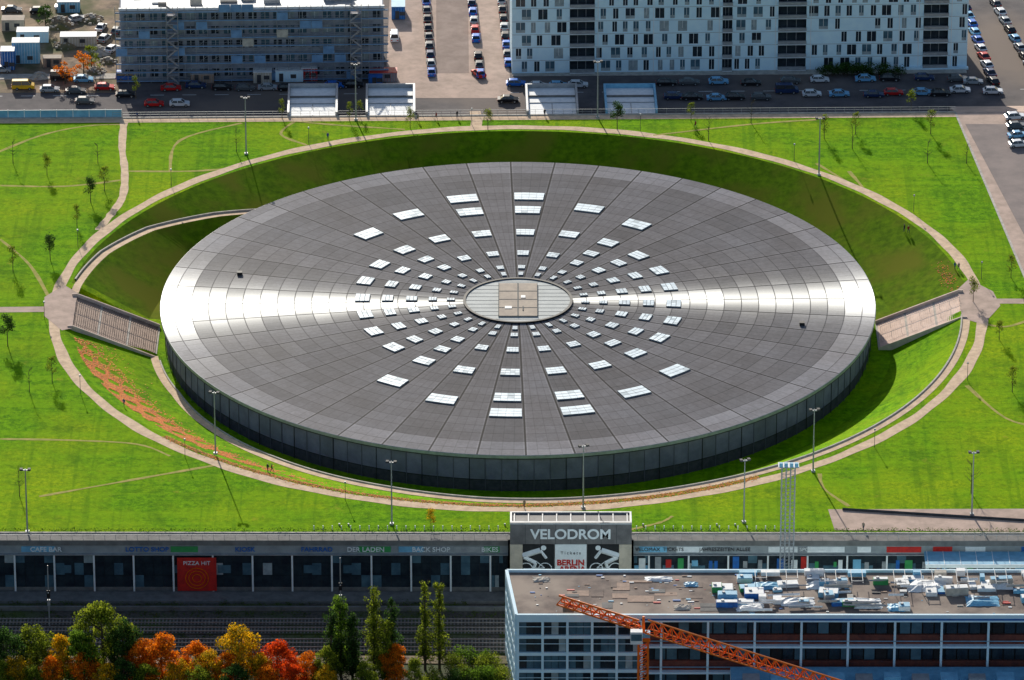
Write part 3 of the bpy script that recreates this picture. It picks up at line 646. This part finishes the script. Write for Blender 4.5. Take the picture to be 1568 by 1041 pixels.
PC={'k':paint('paint_black',(.02,.02,.025)),'s':paint('paint_silver',(.46,.49,.52)),'w':paint('paint_white',(.85,.87,.9)),'b':paint('paint_blue',(.02,.18,.70)),'r':paint('paint_red',(.68,.02,.02)),'g':paint('paint_grey',(.13,.14,.15)),'l':paint('paint_lightblue',(.22,.55,.85)),'n':paint('paint_navy',(.02,.05,.15)),'y':M['yellow']}
CM={}
def car(px,py,c='s',k=0,rz=0.0,z=NZ,name=None):
    if (c,k) not in CM: CM[(c,k)]=car_mesh(PC[c],k)
    inst(CM[(c,k)],name or ("parked_car" if k<2 else "van"),G(px,py,z)+Vector((0,0,.01)),rz+RA+random.uniform(-.03,.03),random.uniform(.97,1.05))
for a in [(790,131,'b',0),(823,135,'w',1),(885,133,'w',0),(855,134,'l',0),(1060,152,'k',1),(1097,153,'l',1),(1032,151,'n',0),(1100,128,'l',0),(1020,130,'k',0),(1055,129,'g',1),(1205,142,'n',2),(1243,147,'w',0),(1285,147,'l',1),
          (1255,125,'w',0),(1325,124,'l',1),(1362,123,'k',0),(1338,148,'n',1),(1368,145,'r',0),(1412,145,'l',1),(1470,141,'w',1),(1520,143,'w',0),(1440,146,'k',0),(1466,124,'g',0),(1150,130,'k',1),(1210,127,'g',0),(1165,152,'g',0),(1125,152,'k',0),(1415,122,'n',0),(1490,128,'s',1),
          (36,136,'y',2),(76,140,'s',0),(116,142,'g',1),(160,137,'r',0),(192,148,'k',0),(195,122,'b',2),(236,162,'r',0),(275,162,'w',0),(300,134,'n',1),(340,137,'k',0),(375,138,'g',0),(512,134,'b',0),(540,133,'k',1),(480,137,'n',0),(440,138,'k',0),(262,138,'r',1),(565,114,'r',0),(2,110,'s',0),(410,137,'s',1),
          (778,156,'k',1),(95,122,'k',2),(130,158,'g',0)]:
    car(*a)
rc=random.Random(11)
def colr(): return rc.choice('kkgsswwbnglr')
y=-8
while y<118:
    t=y/118; car(652+t*9,y,colr(),rc.choice((0,1,1)),R(92))
    if y>-5 and not 60<y<75: car(722+t*14,y+2,colr(),rc.choice((0,1)),R(90))
    y+=13.5
for i in range(10): car(1478+i*4.7,14+i*12.6,colr(),rc.choice((0,1)),R(104))
for i in range(8): car(1524+i*7.4,8+i*13.5,colr(),rc.choice((0,1)),R(104))
for i in range(4): car(1554+i*2,182+i*14,colr(),rc.choice((0,1)),R(10),0.06)
for i in range(8): car(768+i*1.5,4+i*13.5,colr(),rc.choice((0,1)),R(90))
car(733,116,'r',0,R(115)); car(604,60,'w',2,R(90)); car(160,62,'s',0,R(70)); car(172,78,'w',0,R(60)); car(178,50,'g',0,R(80)); car(155,45,'w',1,R(75)); car(60,20,'k',0); car(100,14,'w',1); car(118,32,'s',0,R(30)); car(18,18,'g',1); car(128,125,'l',0)
T0=Matrix.Translation(Vector((A.x,A.y,NZ)))@Matrix.Rotation(RA,4,'Z')
def nlocal(px,py): return T0.inverted()@G(px,py,NZ)
b=MB(); b.M=T0; yk=nlocal(900,116).y
b.box(-200,nlocal(590,120).x,yk,yk+3,0,.13,0); b.box(nlocal(785,120).x,nlocal(1480,110).x,yk,yk+2.4,0,.13,0)
ym=nlocal(900,141).y; x=-200
while x<300: b.box(x,x+3,ym-.08,ym+.08,.0,.012,1); x+=7
b.obj("pavement",[M['conc'],M['whitep']])
P=[G(590,150,NZ),G(782,150,NZ),G(772,-80,NZ),G(600,-80,NZ)]
for p in P:p.z=NZ+.015
sheet("paving",P,M['paving'])
P=[G(668,112,NZ),G(718,112,NZ),G(716,-80,NZ),G(668,-80,NZ)]
for p in P:p.z=NZ+.03
sheet("paving",P,mat('street_setts',(.36,.27,.23),(.26,.19,.16),.3,.9))
P=[G(-40,142,NZ),G(182,142,NZ),G(182,-60,NZ),G(-40,-60,NZ)]
for p in P:p.z=NZ+.02
sheet("yard",P,M['dirt'])
for l_,r_ in ((440,517),(560,636),(806,886),(927,1007)):
    T=TA; Ti=T.inverted()
    a=Ti@G(l_,172); c=Ti@G(r_,172); d=Ti@G((l_+r_)/2,134,0); hw=(c.x-a.x)/2
    rt=empty("access_terrace",T@Vector(((a.x+c.x)/2,0,0)),RA); D=d.y
    b=MB(); b.box(-hw,hw,0,D,NZ,-.05,1); b.box(-hw+.5,hw-.5,0.1,D-.5,-.05,.12,0); b.box(-hw,-hw+.45,-.1,D,-.04,1.0,2); b.box(hw-.45,hw,-.1,D,-.04,1.0,2); b.box(-hw+.45,hw-.45,D-.45,D,-.04,1.0,2)
    b.box(-hw+.5,hw-.5,D*.62,D*.62+.3,.12,.5,1); b.box(-hw+.5,hw-.5,D*.4,D*.4+.12,.12,.3,3); b.box(-.1,.1,.2,D*.4,.12,.18,3)
    b.obj("deck",[M['whitep'],M['concd'],M['lblue'] if l_>900 else M['grey'],M['grey']],rt)
# ---------------------------------------------------------------- apartment building
def frame(px0,py0,px1,py1,z,name):
    p=G(px0,py0,z); q=G(px1,py1,z); a=math.atan2(q.y-p.y,q.x-p.x); return empty(name,p,a),(q-p).length
rt,Wd=frame(784,113,1480,104,NZ,"apartment_building")
s_=Wd/(1480-784); wl=MB(); gl_=MB(); rng=random.Random(21); fh=3.05; NF=7
balc=[(872,910),(1105,1120),(1190,1233),(1412,1450)]
def inb(x0,x1): return any(x0<q+3 and x1>p-3 for p,q in balc)
for f in range(NF):
    z=f*fh; iv=[]
    x=790+(0 if f%2 else 9)
    while x<1474:
        w_=rng.choice((7,8,8,14)); 
        if not inb(x,x+w_) and rng.random()<.93: iv.append((x,x+w_))
        x+=w_+rng.choice((9,11,14))
    iv=sorted(iv+[(p,q) for p,q in balc])
    cur=0
    wl.box(0,Wd,0,.35,z,z+.35,0); wl.box(0,Wd,0,.35,z+2.85,z+fh,0)
    for p,q in iv:
        a=(p-784)*s_; c=(q-784)*s_
        wl.box(cur,a,0,.35,z+.35,z+2.85,0); cur=c
        if (p,q) in balc:
            gl_.box(a,c,1.5,1.55,z+.35,z+2.85,0); wl.box(a,c,-.9,1.5,z+.20,z+.32,1)
            wl.box(a,c,-.95,-.9,z+.5,z+1.1,2)
            for t in (.33,.66): wl.box(a+(c-a)*t-.05,a+(c-a)*t+.05,1.3,1.45,z+.35,z+2.85,2)
        else:
            k=rng.random(); gl_.box(a,c,.22,.26,z+.35,z+2.85,0 if k<.55 else (1 if k<.9 else 2)); wl.box(a,c,.12,.2,z+.35,z+.42,1); wl.box((a+c)/2-.04,(a+c)/2+.04,.14,.21,z+.42,z+2.85,1)
            if k>.5: gl_.box(a,c,.1,.14,z+.42,z+1.1,2)
    wl.box(cur,Wd,0,.35,z+.35,z+2.85,0)
    wl.box(0,Wd,-.03,0,z-.04,z+.04,2)
HT=NF*fh
for px in (915,1000,1100,1186,1240,1375,1405,1455): x=(px-784)*s_; wl.box(x-.06,x+.06,-.05,0,.1,HT-.1,1)
wl.box((1378-784)*s_,Wd+.3,-1.0,-.06,.0,.5,0)
wl.box(-.01,0,0,14,0,HT,0); wl.box(Wd,Wd+.01,0,14,0,HT,0); wl.box(0,Wd,13.9,14,0,HT,0); wl.box(0,Wd,0,14,HT-.25,HT,0)
wl.obj("walls",[M['white'],M['whitep'],M['grey']],rt); gl_.box(0,Wd,1.7,1.8,0,HT-.3,0); gl_.obj("windows",[M['glass'],M['glassb'],M['glassl']],rt)
# ---------------------------------------------------------------- scaffolded building
rt,Wd=frame(186,124,588,119,NZ,"scaffolded_building"); wl=MB(); gl_=MB(); rng=random.Random(31); NF=5; fh=3.3
for f in range(NF):
    z=f*fh; wl.box(0,Wd,0,.4,z,z+.9,0); wl.box(0,Wd,0,.4,z+2.7,z+fh,0); x=0.0; cur=0
    while x<Wd-2.5:
        wl.box(cur,x+.9,0,.4,z+.9,z+2.7,0); cur=x+2.7; gl_.box(x+.9,x+2.7,.3,.34,z+.9,z+2.7,rng.choice((0,0,1,1,1,2))); wl.box(x+1.76,x+1.84,.2,.29,z+.9,z+2.7,1); x+=2.7
    wl.box(cur,Wd,0,.4,z+.9,z+2.7,0)
HT=NF*fh; wl.box(0,.3,.4,14,0,HT,0); wl.box(Wd-.3,Wd,.4,14,0,HT,0); wl.box(0,Wd,13.7,14,0,HT,0); wl.box(.3,Wd-.3,.4,13.7,HT-.3,HT,2); wl.box(-.2,Wd+.2,-.3,.4,HT,HT+.5,1)
wl.obj("walls",[mat('old_facade',(.34,.36,.42),(.22,.24,.29),.4,.8),M['whitep'],M['grey']],rt); gl_.obj("windows",[M['glass'],M['glassb'],M['glassl']],rt)
r2=MB()
for i in range(34):
    x=rng.uniform(1,Wd-4); y=rng.uniform(1.5,12); w_=rng.uniform(.8,4); r2.box(x,x+w_,y,y+rng.uniform(.6,2),HT,HT+rng.uniform(.3,1.6),rng.choice((0,1,2,3,4)))
r2.obj("roof_equipment",[M['whitep'],M['grey'],M['lblue'],M['conc'],M['concd']],rt)
sc_=MB(); x=-1.0; lv=[.3+2.0*i for i in range(9)]
while x<Wd+1.2:
    for y in (-.5,-1.4): sc_.tube((x,y,0),(x,y,17.6),.06,None,4,0)
    x+=2.5
for i,z in enumerate(lv):
    sc_.box(-1,Wd+1,-1.4,-.55,z,z+.07,1)
    for h in (.5,1.0): sc_.tube((-1,-1.42,z+h),(Wd+1,-1.42,z+h),.035,None,4,0)
    sc_.box(-1,Wd+1,-1.47,-1.43,z+.07,z+.30,2)
    x=-1
    while x<Wd-4: 
        sc_.tube((x,-1.45,z),(x+2.5,-1.45,z+2),.03,None,4,0)
        if rng.random()<.16: sc_.box(x+.05,x+2.45,-1.5,-1.48,z+.1,z+1.9,rng.choice((2,2,2,3)))
        x+=2.5 if rng.random()<.4 else 5
for bx in (10.2,50.0):
    for dx in (0,2.4):
        for y in (-1.6,-3.2): sc_.tube((bx+dx,y,0),(bx+dx,y,18),.07,None,4,0)
    for i,z in enumerate(lv): sc_.box(bx,bx+2.4,-3.2,-1.6,z,z+.08,1); sc_.beam((bx+(0 if i%2 else 2.3),-2.4,z),(bx+(2.3 if i%2 else 0),-2.4,z+2),.3,1)
sc_.obj("scaffolding",[M['grey'],mat('scaffold_deck',(.44,.42,.42),(.30,.28,.29),1,.8),mat('safety_netting',(.20,.36,.58),(.14,.26,.44),.6,.9),M['conc']],rt)
# ---------------------------------------------------------------- site containers, fence, sheds, rubble
def container(px,py,L_,D_,H_,m,roofm='whitep',name="site_container",z=NZ):
    rt=empty(name,G(px,py,z),RA); b=MB(); b.box(-L_/2,L_/2,0,D_,0.1,H_,0); b.box(-L_/2-.05,L_/2+.05,-.05,D_+.05,H_,H_+.12,1); x=-L_/2+.3
    while x<L_/2-.2: b.box(x,x+.06,-.04,0,.2,H_-.1,1); x+=.6
    b.box(-L_/2+.8,-L_/2+1.7,-.07,-.045,.2,2.1,2); b.box(.3,1.5,-.07,-.045,1.0,1.9,2); b.box(-L_/2,L_/2,0,.3,0,.1,2)
    b.obj("container_body",[M[m],M[roofm],M['dgrey']],rt)
for a in [(50,66,7,3,2.6,'white'),(40,98,6,3,5,'lblue','whitep'),(12,108,3,3,4.5,'blue'),(443,126,6,2.5,2.6,'white'),(474,124,3.4,2.5,2.9,'red','whitep'),(402,128,4,2.4,2.6,'beige'),(340,108,6,2.4,2.4,'beige','conc'),(310,128,5,2.4,2.2,'brown','grey'),
          (587,126,6,3,2.2,'grey','red'),(575,132,3,2,2.0,'blue','blue'),(120,72,8,3,2.4,'beige','whitep'),(105,20,5,3,2.6,'lblue'),(610,30,3,6,3,'blue','lblue'),(80,104,4,2,2.2,'brown','hubb'),(20,48,5,3,2.6,'beige','hubb')]: container(*a)
b=MB(); b.M=Matrix.Translation(Vector((A.x,A.y,0)))@Matrix.Rotation(RA,4,'Z')
x=-12
while x<23: b.box(x,x+3.3,.3,.4,-.2,1.6,0); b.box(x+3.3,x+3.45,.25,.45,-.2,1.8,1); b.box(x,x+3.3,.28,.42,1.6,1.7,1); x+=3.45
b.obj("site_fence",[M['lblue'],M['whitep']])
b=MB(); b.M=TA
x=24.0
while x<XB:
    b.box(x-.03,x+.03,-.4,-.34,.2,1.3,0); x+=2.0
b.box(24,XB,-.4,-.34,1.3,1.36,0); b.box(24,XB,-.4,-.34,.8,.84,0)
b.obj("railing",[M['grey']])
def heap(px,py,r,h,m,z=NZ):
    rng=random.Random(int(px)); b=MB(); n=14; vs=[(0,0,h)]
    for k in (1,2,3):
        for i in range(n): a=6.283*i/n; q=r*k/3*rng.uniform(.8,1.15); vs.append((q*math.cos(a),q*math.sin(a),max(-.05,h*(1-k/3)**.8+rng.uniform(-.2,.2)*h*(k<3))))
    fs=[(0,1+i,1+(i+1)%n) for i in range(n)]+[(1+k*n+i,1+(k+1)*n+i,1+(k+1)*n+(i+1)%n,1+k*n+(i+1)%n) for k in (0,1) for i in range(n)]
    b.add(vs,fs,0)
    for _ in range(40): a=rng.random()*6.28; q=r*rng.random(); s=rng.uniform(.1,.35); x=q*math.cos(a);y=q*math.sin(a);zz=h*(1-q/r)**.9; b.box(x-s,x+s,y-s*.6,y+s*.6,zz-.05,zz+s,1)
    b.obj("rubble_heap",[M[m],M['conc']],None,G(px,py,z))
for a in [(100,70,3,1.4,'dirt'),(150,80,3,1.5,'conc'),(90,38,4,2,'dirt'),(25,80,2.5,1,'conc'),(165,95,2,1,'dirt'),(140,30,3,1.2,'dirt'),(145,110,2.5,1,'dirt'),(60,118,2,1,'conc')]: heap(*a)
# ---------------------------------------------------------------- office building (foreground)
RZ=6.0; fl=G(791,944,RZ); bl=G(776,876,RZ); rt=empty("office_building",(fl.x,fl.y,0)); W_=100; sh=bl.x-fl.x; D=bl.y-fl.y
b=MB(); b.add([(0,0,RZ),(W_,0,RZ),(W_,D,RZ),(sh,D,RZ)],[(0,1,2,3)],0)
b.box(0,W_,-.4,.1,RZ-.9,RZ+.55,1); b.box(sh,W_,D-.1,D+.3,SZ,RZ+.5,1)
b.box(22,W_,-.46,-.4,RZ-.55,RZ-.2,2)
b.M=Matrix.Rotation(math.atan2(D,sh),4,'Z'); LS=math.hypot(D,sh); b.box(0,LS,-.25,.3,RZ-.7,RZ+.5,1); b.M=Matrix()
b.obj("roof",[M['tar'],M['white'],M['blue']],rt)
rng=random.Random(70)
b=MB(); LX=22.5; fh=3.4
b.box(.4,W_,1.2,1.3,SZ,RZ-.9,3)
for f in range(5):
    zt_=RZ-.9-f*fh
    b.box(0,LX,-.25,.2,zt_-fh,zt_-fh+.6,0)
    for i in range(6): x=i*(LX-.5)/5; b.box(x,x+.45,-.35,.25,zt_-fh+.6,zt_,0)
    for i in range(5):
        x=i*(LX-.5)/5+.45; wv=(LX-.5)/5-.45
        for j in range(3):
            k=rng.random(); b.box(x+wv*j/3+.04,x+wv*(j+1)/3-.04,.3,.34,zt_-fh+.6,zt_-.05,1 if k<.5 else (2 if k<.92 else 5))
    b.box(0,LX,.0,.1,zt_-1.2,zt_-1.1,0)
zt_=RZ-.9
for lvl in range(3):
    z1=zt_-lvl*5.2; z0=z1-5.2
    b.box(LX,W_,.6,1.2,z0,z0+2.2,4); b.box(LX,W_,-.4,1.2,z0,z0+.35,0)
    x=LX+3.0
    while x<W_: b.box(x,x+.4,-.3,.1,z0+.35,z1,0); x+=8.3
    b.box(LX,W_,-.3,-.22,z0+1.3,z0+1.42,6)
    x=LX
    while x<W_-2: b.box(x+.1,x+1.9,.9,1.15,z0+2.3,z1-.3,rng.choice((1,1,2,3))); x+=2.07
b.obj("front_facade",[M['white'],M['glass'],M['glassb'],M['black'],M['brick'],M['glassl'],M['lblue']],rt)
b=MB(); b.M=Matrix.Rotation(math.atan2(D,sh),4,'Z')
for f in range(5):
    z1=RZ-.7-f*fh; b.box(0,LS,0,.3,z1-fh,z1-fh+.7,0); 
    for i in range(8): y=.3+i*(LS-.8)/7; b.box(y,y+.4,-.1,.3,z1-fh+.7,z1,0)
    b.box(.2,LS,-.3,-.2,z1-fh+.7,z1,1)
b.obj("side_facade",[M['white'],M['glassb']],rt)
b=MB(); b.box(38,W_,-16,-1.5,SZ,-3.6,0); b.box(38,W_,-16.2,-1.5,-3.6,-3.3,1); 
for i in range(12): b.box(40+i*5,43+i*5,-10+ (i%3),-6,-3.3,-2.2+.3*(i%2),1 if i%2 else 2)
b.obj("lower_wing",[M['white'],M['lblue'],M['grey']],rt)
b=MB(); rng=random.Random(79)
def put(x,y,a): b.M=Matrix.Translation((x,y,0))@Matrix.Rotation(a,4,'Z')
for i in range(46):
    x=34+ (W_-37)*rng.random(); y=rng.uniform(1.5,D-4); w_=rng.uniform(.8,4.2); d_=rng.uniform(.7,2.8); h=rng.uniform(.3,1.5); m=rng.choice((0,0,0,1,2,2,4,6,7))
    put(x,y,rng.choice((0,0,0,.1,-.12)))
    b.box(0,w_,0,d_,RZ,RZ+h,m)
    if w_>1.6: b.box(.1,w_-.1,.1,d_-.1,RZ+h,RZ+h+.1,rng.choice((0,0,2))); b.tube((w_*.3,d_/2,RZ+h),(w_*.3,d_/2,RZ+h+.35),.3,None,10,1)
for i in range(20):
    x=36+rng.random()*52; y=rng.uniform(2,D-4); L_=rng.uniform(3,10); zz=RZ+rng.uniform(.4,1.0); put(x,y,rng.choice((0,.03,-.05,.1))); b.tube((0,0,zz),(L_*.8,0,zz),rng.uniform(.1,.3),None,8,rng.choice((0,0,1,6)))
b.M=Matrix()
for i in range(190):
    x=rng.uniform(30,W_-2) if i%3 else rng.uniform(2,32); y=rng.uniform(1.0,D-1); s=rng.uniform(.08,.4); b.box(x,x+s*rng.uniform(1,4),y,y+s,RZ,RZ+s*.4,rng.choice((0,1,3,5,5,2,6,4,8)))
x=40
while x<W_-2:
    if rng.random()<.6: yy=D-2.2+rng.uniform(-.3,.3); b.box(x,x+rng.uniform(1.2,3.5),yy,yy+1.2,RZ+.3,RZ+rng.uniform(.9,1.5),rng.choice((0,0,6,2)))
    x+=3.9
for i in range(9):
    x=42+i*6.2+rng.uniform(-1,1); y0=D-rng.uniform(7,9); b.box(x,x+.1,y0,D-3,RZ+2.0,RZ+2.1,1); b.box(x,x+.1,y0,y0+.1,RZ,RZ+2.0,1); b.box(x+2,x+2.1,y0,D-3,RZ+2.0,RZ+2.1,1); b.box(x,x+2.1,y0+.5,y0+.6,RZ+2.1,RZ+2.2,1)
b.obj("rooftop_plant",[M['whitep'],M['grey'],M['lblue'],M['dgrey'],M['blue'],M['brown'],M['conc'],M['green'],M['red']],rt)
def tarp(x,y,w_,d_,h,m):
    n=9; vs=[];
    for j in range(n):
        for i in range(n):
            e=min(i,n-1-i,j,n-1-j)/2; vs.append((x+w_*i/(n-1)+rng.uniform(-.2,.2),y+d_*j/(n-1)+rng.uniform(-.15,.15),RZ+.05+min(1,e)*h*rng.uniform(.6,1)))
    b.add(vs,[(j*n+i,j*n+i+1,(j+1)*n+i+1,(j+1)*n+i) for j in range(n-1) for i in range(n-1)],m)
b=MB()
for a in [(3,D-4,3,2.0,.3,1),(23,D-3.8,5,2,.4,0),(28,2.5,3,2,.4,1),(30,D-6,2.5,2,.4,2),(52,D-7,6,4,.6,0),(60,3,5,4,.6,0),(47,4,6,3.5,.6,0),(70,D-8,7,5,.7,0),(80,4,6,4,.6,2),(39,2,5,3.5,.5,0),(84,D-7,5,4,.6,0),(42,D-7,5,3,.5,2),(66,2,3,3,.5,2)]: tarp(*a)
b.obj("tarpaulins",[M['whitep'],M['conc'],M['lblue']],rt)
b=MB()
for i in range(16):
    x=rng.uniform(1.5,34); y=rng.uniform(1.5,D-4); w_=rng.uniform(1,6); d_=rng.uniform(.8,3); b.box(x,x+w_,y,y+d_,RZ+.01,RZ+.03+.006*i,rng.choice((0,1,2)))
b.obj("roof_patches",[M['tar'],M['concd'],M['brown']],rt)
# ---------------------------------------------------------------- tower crane
cy=-157.0
def CZ(px,py):
    d=Q@Vector((px-784.0,520.5-py,-FPX)); t=(cy-CAM.y)/d.y; return Vector((CAM.x+d.x*t,cy,CAM.z+d.z*t))
c0=CZ(985,978); rt=empty("tower_crane",(c0.x,cy,SZ)); zc=c0.z-SZ
def lattice(b,p,q,w,h,n,m=0):
    p=Vector(p);q=Vector(q); d=(q-p)/n; side=d.cross(Vector((0,0,1))).normalized()*w/2; up=side.cross(d).normalized()*h
    if up.z<0: up=-up
    for s in (side,-side): b.tube(p+s,q+s,.17,None,6,m)
    b.tube(p+up,q+up,.19,None,6,m)
    for i in range(n):
        a=p+d*i
        for s in (side,-side): b.beam(a+s,a+d/2+up,.15,m); b.beam(a+d/2+up,a+d+s,.15,m)
        b.beam(a+side,a-side,.12,m); b.beam(a+side,a+d-side,.10,m)
b=MB()
for sx in (-.85,.85):
    for sy in (-.85,.85): b.beam((sx,sy,0),(sx,sy,zc),.24)
z=0.0
while z<zc-1.4:
    for s in (-.85,.85): b.beam((-.85,s,z),(.85,s,z+1.4),.13); b.beam((s,-.85,z),(s,.85,z+1.4),.13); b.beam((-.85,s,z),(.85,s,z),.12); b.beam((s,-.85,z),(s,.85,z),.12)
    z+=1.4
b.obj("mast",[M['orange']],rt)
zj=zc+1.8; e1=G(872,924,zj+SZ); e2=G(1250,1043,zj+SZ); base=Vector((c0.x,cy,SZ)); e1=e1-base; e2=e2-base
b=MB(); dirv=(e2-e1); dirv.z=0; dirv.normalize(); o=Vector((0,0,zj))
lattice(b,o+dirv*1.0,o+dirv*52,1.8,2.2,26); lattice(b,o-dirv*1.0,o-dirv*18,1.5,1.5,9)
b.obj("jib",[M['orange']],rt)
b=MB(); b.box(-1.2,1.2,-1.2,1.2,zc,zc+.6,1); b.box(-2.3,-.2,-2.6,-1.25,zc+.2,zc+2.6,0); b.box(-2.2,-.3,-2.64,-2.61,zc+.9,zc+2.2,2); b.box(-2.34,-2.31,-2.4,-1.4,zc+.9,zc+2.2,2); b.box(-1.6,1.2,-.9,.9,zc+.6,zc+1.3,3); b.tube((0,0,zc),(0,0,zc+4.4),.4,.22,8,1)
b.M=Matrix.Translation(-dirv*16+o); b.box(-1.0,1.0,-.6,.6,-1.0,-.1,4); b.M=Matrix()
b.obj("cab",[M['whitep'],M['orange'],M['glassb'],M['lblue'],M['brown']],rt)
# ---------------------------------------------------------------- people
def person_mesh(pose,jm):
    st=.28 if pose else .08
    J={'pel':((0,0,.93),.14),'bel':((0,0,1.08),.135),'ch':((.02,0,1.30),.155),'nk':((.02,0,1.47),.06),'hd':((.04,0,1.58),.09),'hd2':((.03,0,1.70),.095),
       'lh':((0,.10,.88),.10),'lk':((st*.8+.05,.10,.49),.062),'la':((st*.9,.10,.09),.042),'lt':((st*.9+.16,.10,.04),.035),
       'rh':((0,-.10,.88),.10),'rk':((-.02,-.10,.49),.062),'ra':((-st,-.10,.10),.042),'rt':((-st+.15,-.10,.04),.035),
       'ls':((.01,.19,1.40),.065),'le':((-.06,.24,1.14),.045),'lw':((.08,.23,.93),.03),'lp':((.11,.23,.87),.032),
       'rs':((.01,-.19,1.40),.065),'re':((.02,-.24,1.13),.045),'rw':((.18,-.22,.95),.03),'rp':((.22,-.22,.90),.032)}
    E=[('pel','bel'),('bel','ch'),('ch','nk'),('nk','hd'),('hd','hd2'),('pel','lh'),('lh','lk'),('lk','la'),('la','lt'),('pel','rh'),('rh','rk'),('rk','ra'),('ra','rt'),('ch','ls'),('ls','le'),('le','lw'),('lw','lp'),('ch','rs'),('rs','re'),('re','rw'),('rw','rp')]
    ks=list(J); me=bpy.data.meshes.new("p"); me.from_pydata([J[k][0] for k in ks],[(ks.index(a),ks.index(c)) for a,c in E],[])
    o=bpy.data.objects.new("p",me); col.objects.link(o); o.modifiers.new("s",'SKIN')
    for i,k in enumerate(ks):
        v=me.skin_vertices[0].data[i]; v.radius=(J[k][1],J[k][1]*(1.15 if k in('ch','bel') else 1)); v.use_root=(k=='pel')
    ss=o.modifiers.new("u",'SUBSURF'); ss.levels=1; ss.render_levels=1
    dg=bpy.context.evaluated_depsgraph_get(); me2=bpy.data.meshes.new_from_object(o.evaluated_get(dg)); bpy.data.objects.remove(o)
    b=MB(); b.v=[tuple(v.co) for v in me2.vertices]; b.f=[tuple(p.vertices) for p in me2.polygons]
    for p in me2.polygons:
        c=p.center; arm=abs(c.y)>.17
        if c.z>1.46: m=2 if (c.x>.05 and c.z<1.70) else (3 if c.z>1.52 else 2)
        elif arm and c.z<.93 and c.z>.8: m=2
        elif c.z>.90: m=1
        elif c.z<.09: m=4
        else: m=0
        b.m.append(m)
    b.tube((.12,0,1.60),(.155,0,1.585),.018,.012,5,2)
    for k in ('lp','rp'):
        p=Vector(J[k][0])
        for i in range(4): 
            q=p+Vector((-.024+.016*i,0,-.02)); L_=(.06,.07,.075,.065)[i]; mid=q+Vector((.008,0,-L_*.6)); b.tube(q,mid,.009,.008,5,2); b.tube(mid,mid+Vector((.02,0,-L_*.5)),.008,.006,5,2)
        b.tube(p+Vector((.02,0,.01)),p+Vector((.055,0,-.03)),.01,.008,5,2)
    return mesh_of(b,"person_body",[M['jeans'],jm,M['skin'],M['hair'],M['black']])
PM=[person_mesh(i%2,M['jackets'][i]) for i in range(4)]
for i,(px,py) in enumerate([(1385,348),(1391,351),(1462,412),(1468,414),(410,718),(416,717),(190,618),(1322,812),(834,178),(668,183),(210,182),(803,778),(700,181),(1065,196),(502,214),(640,186)]):
    p=G(px,py,0); p.z=zt(p.x,p.y)+.04; inst(PM[i%4],"pedestrian",p,random.random()*6.28)
print("objects",len(bpy.data.objects))
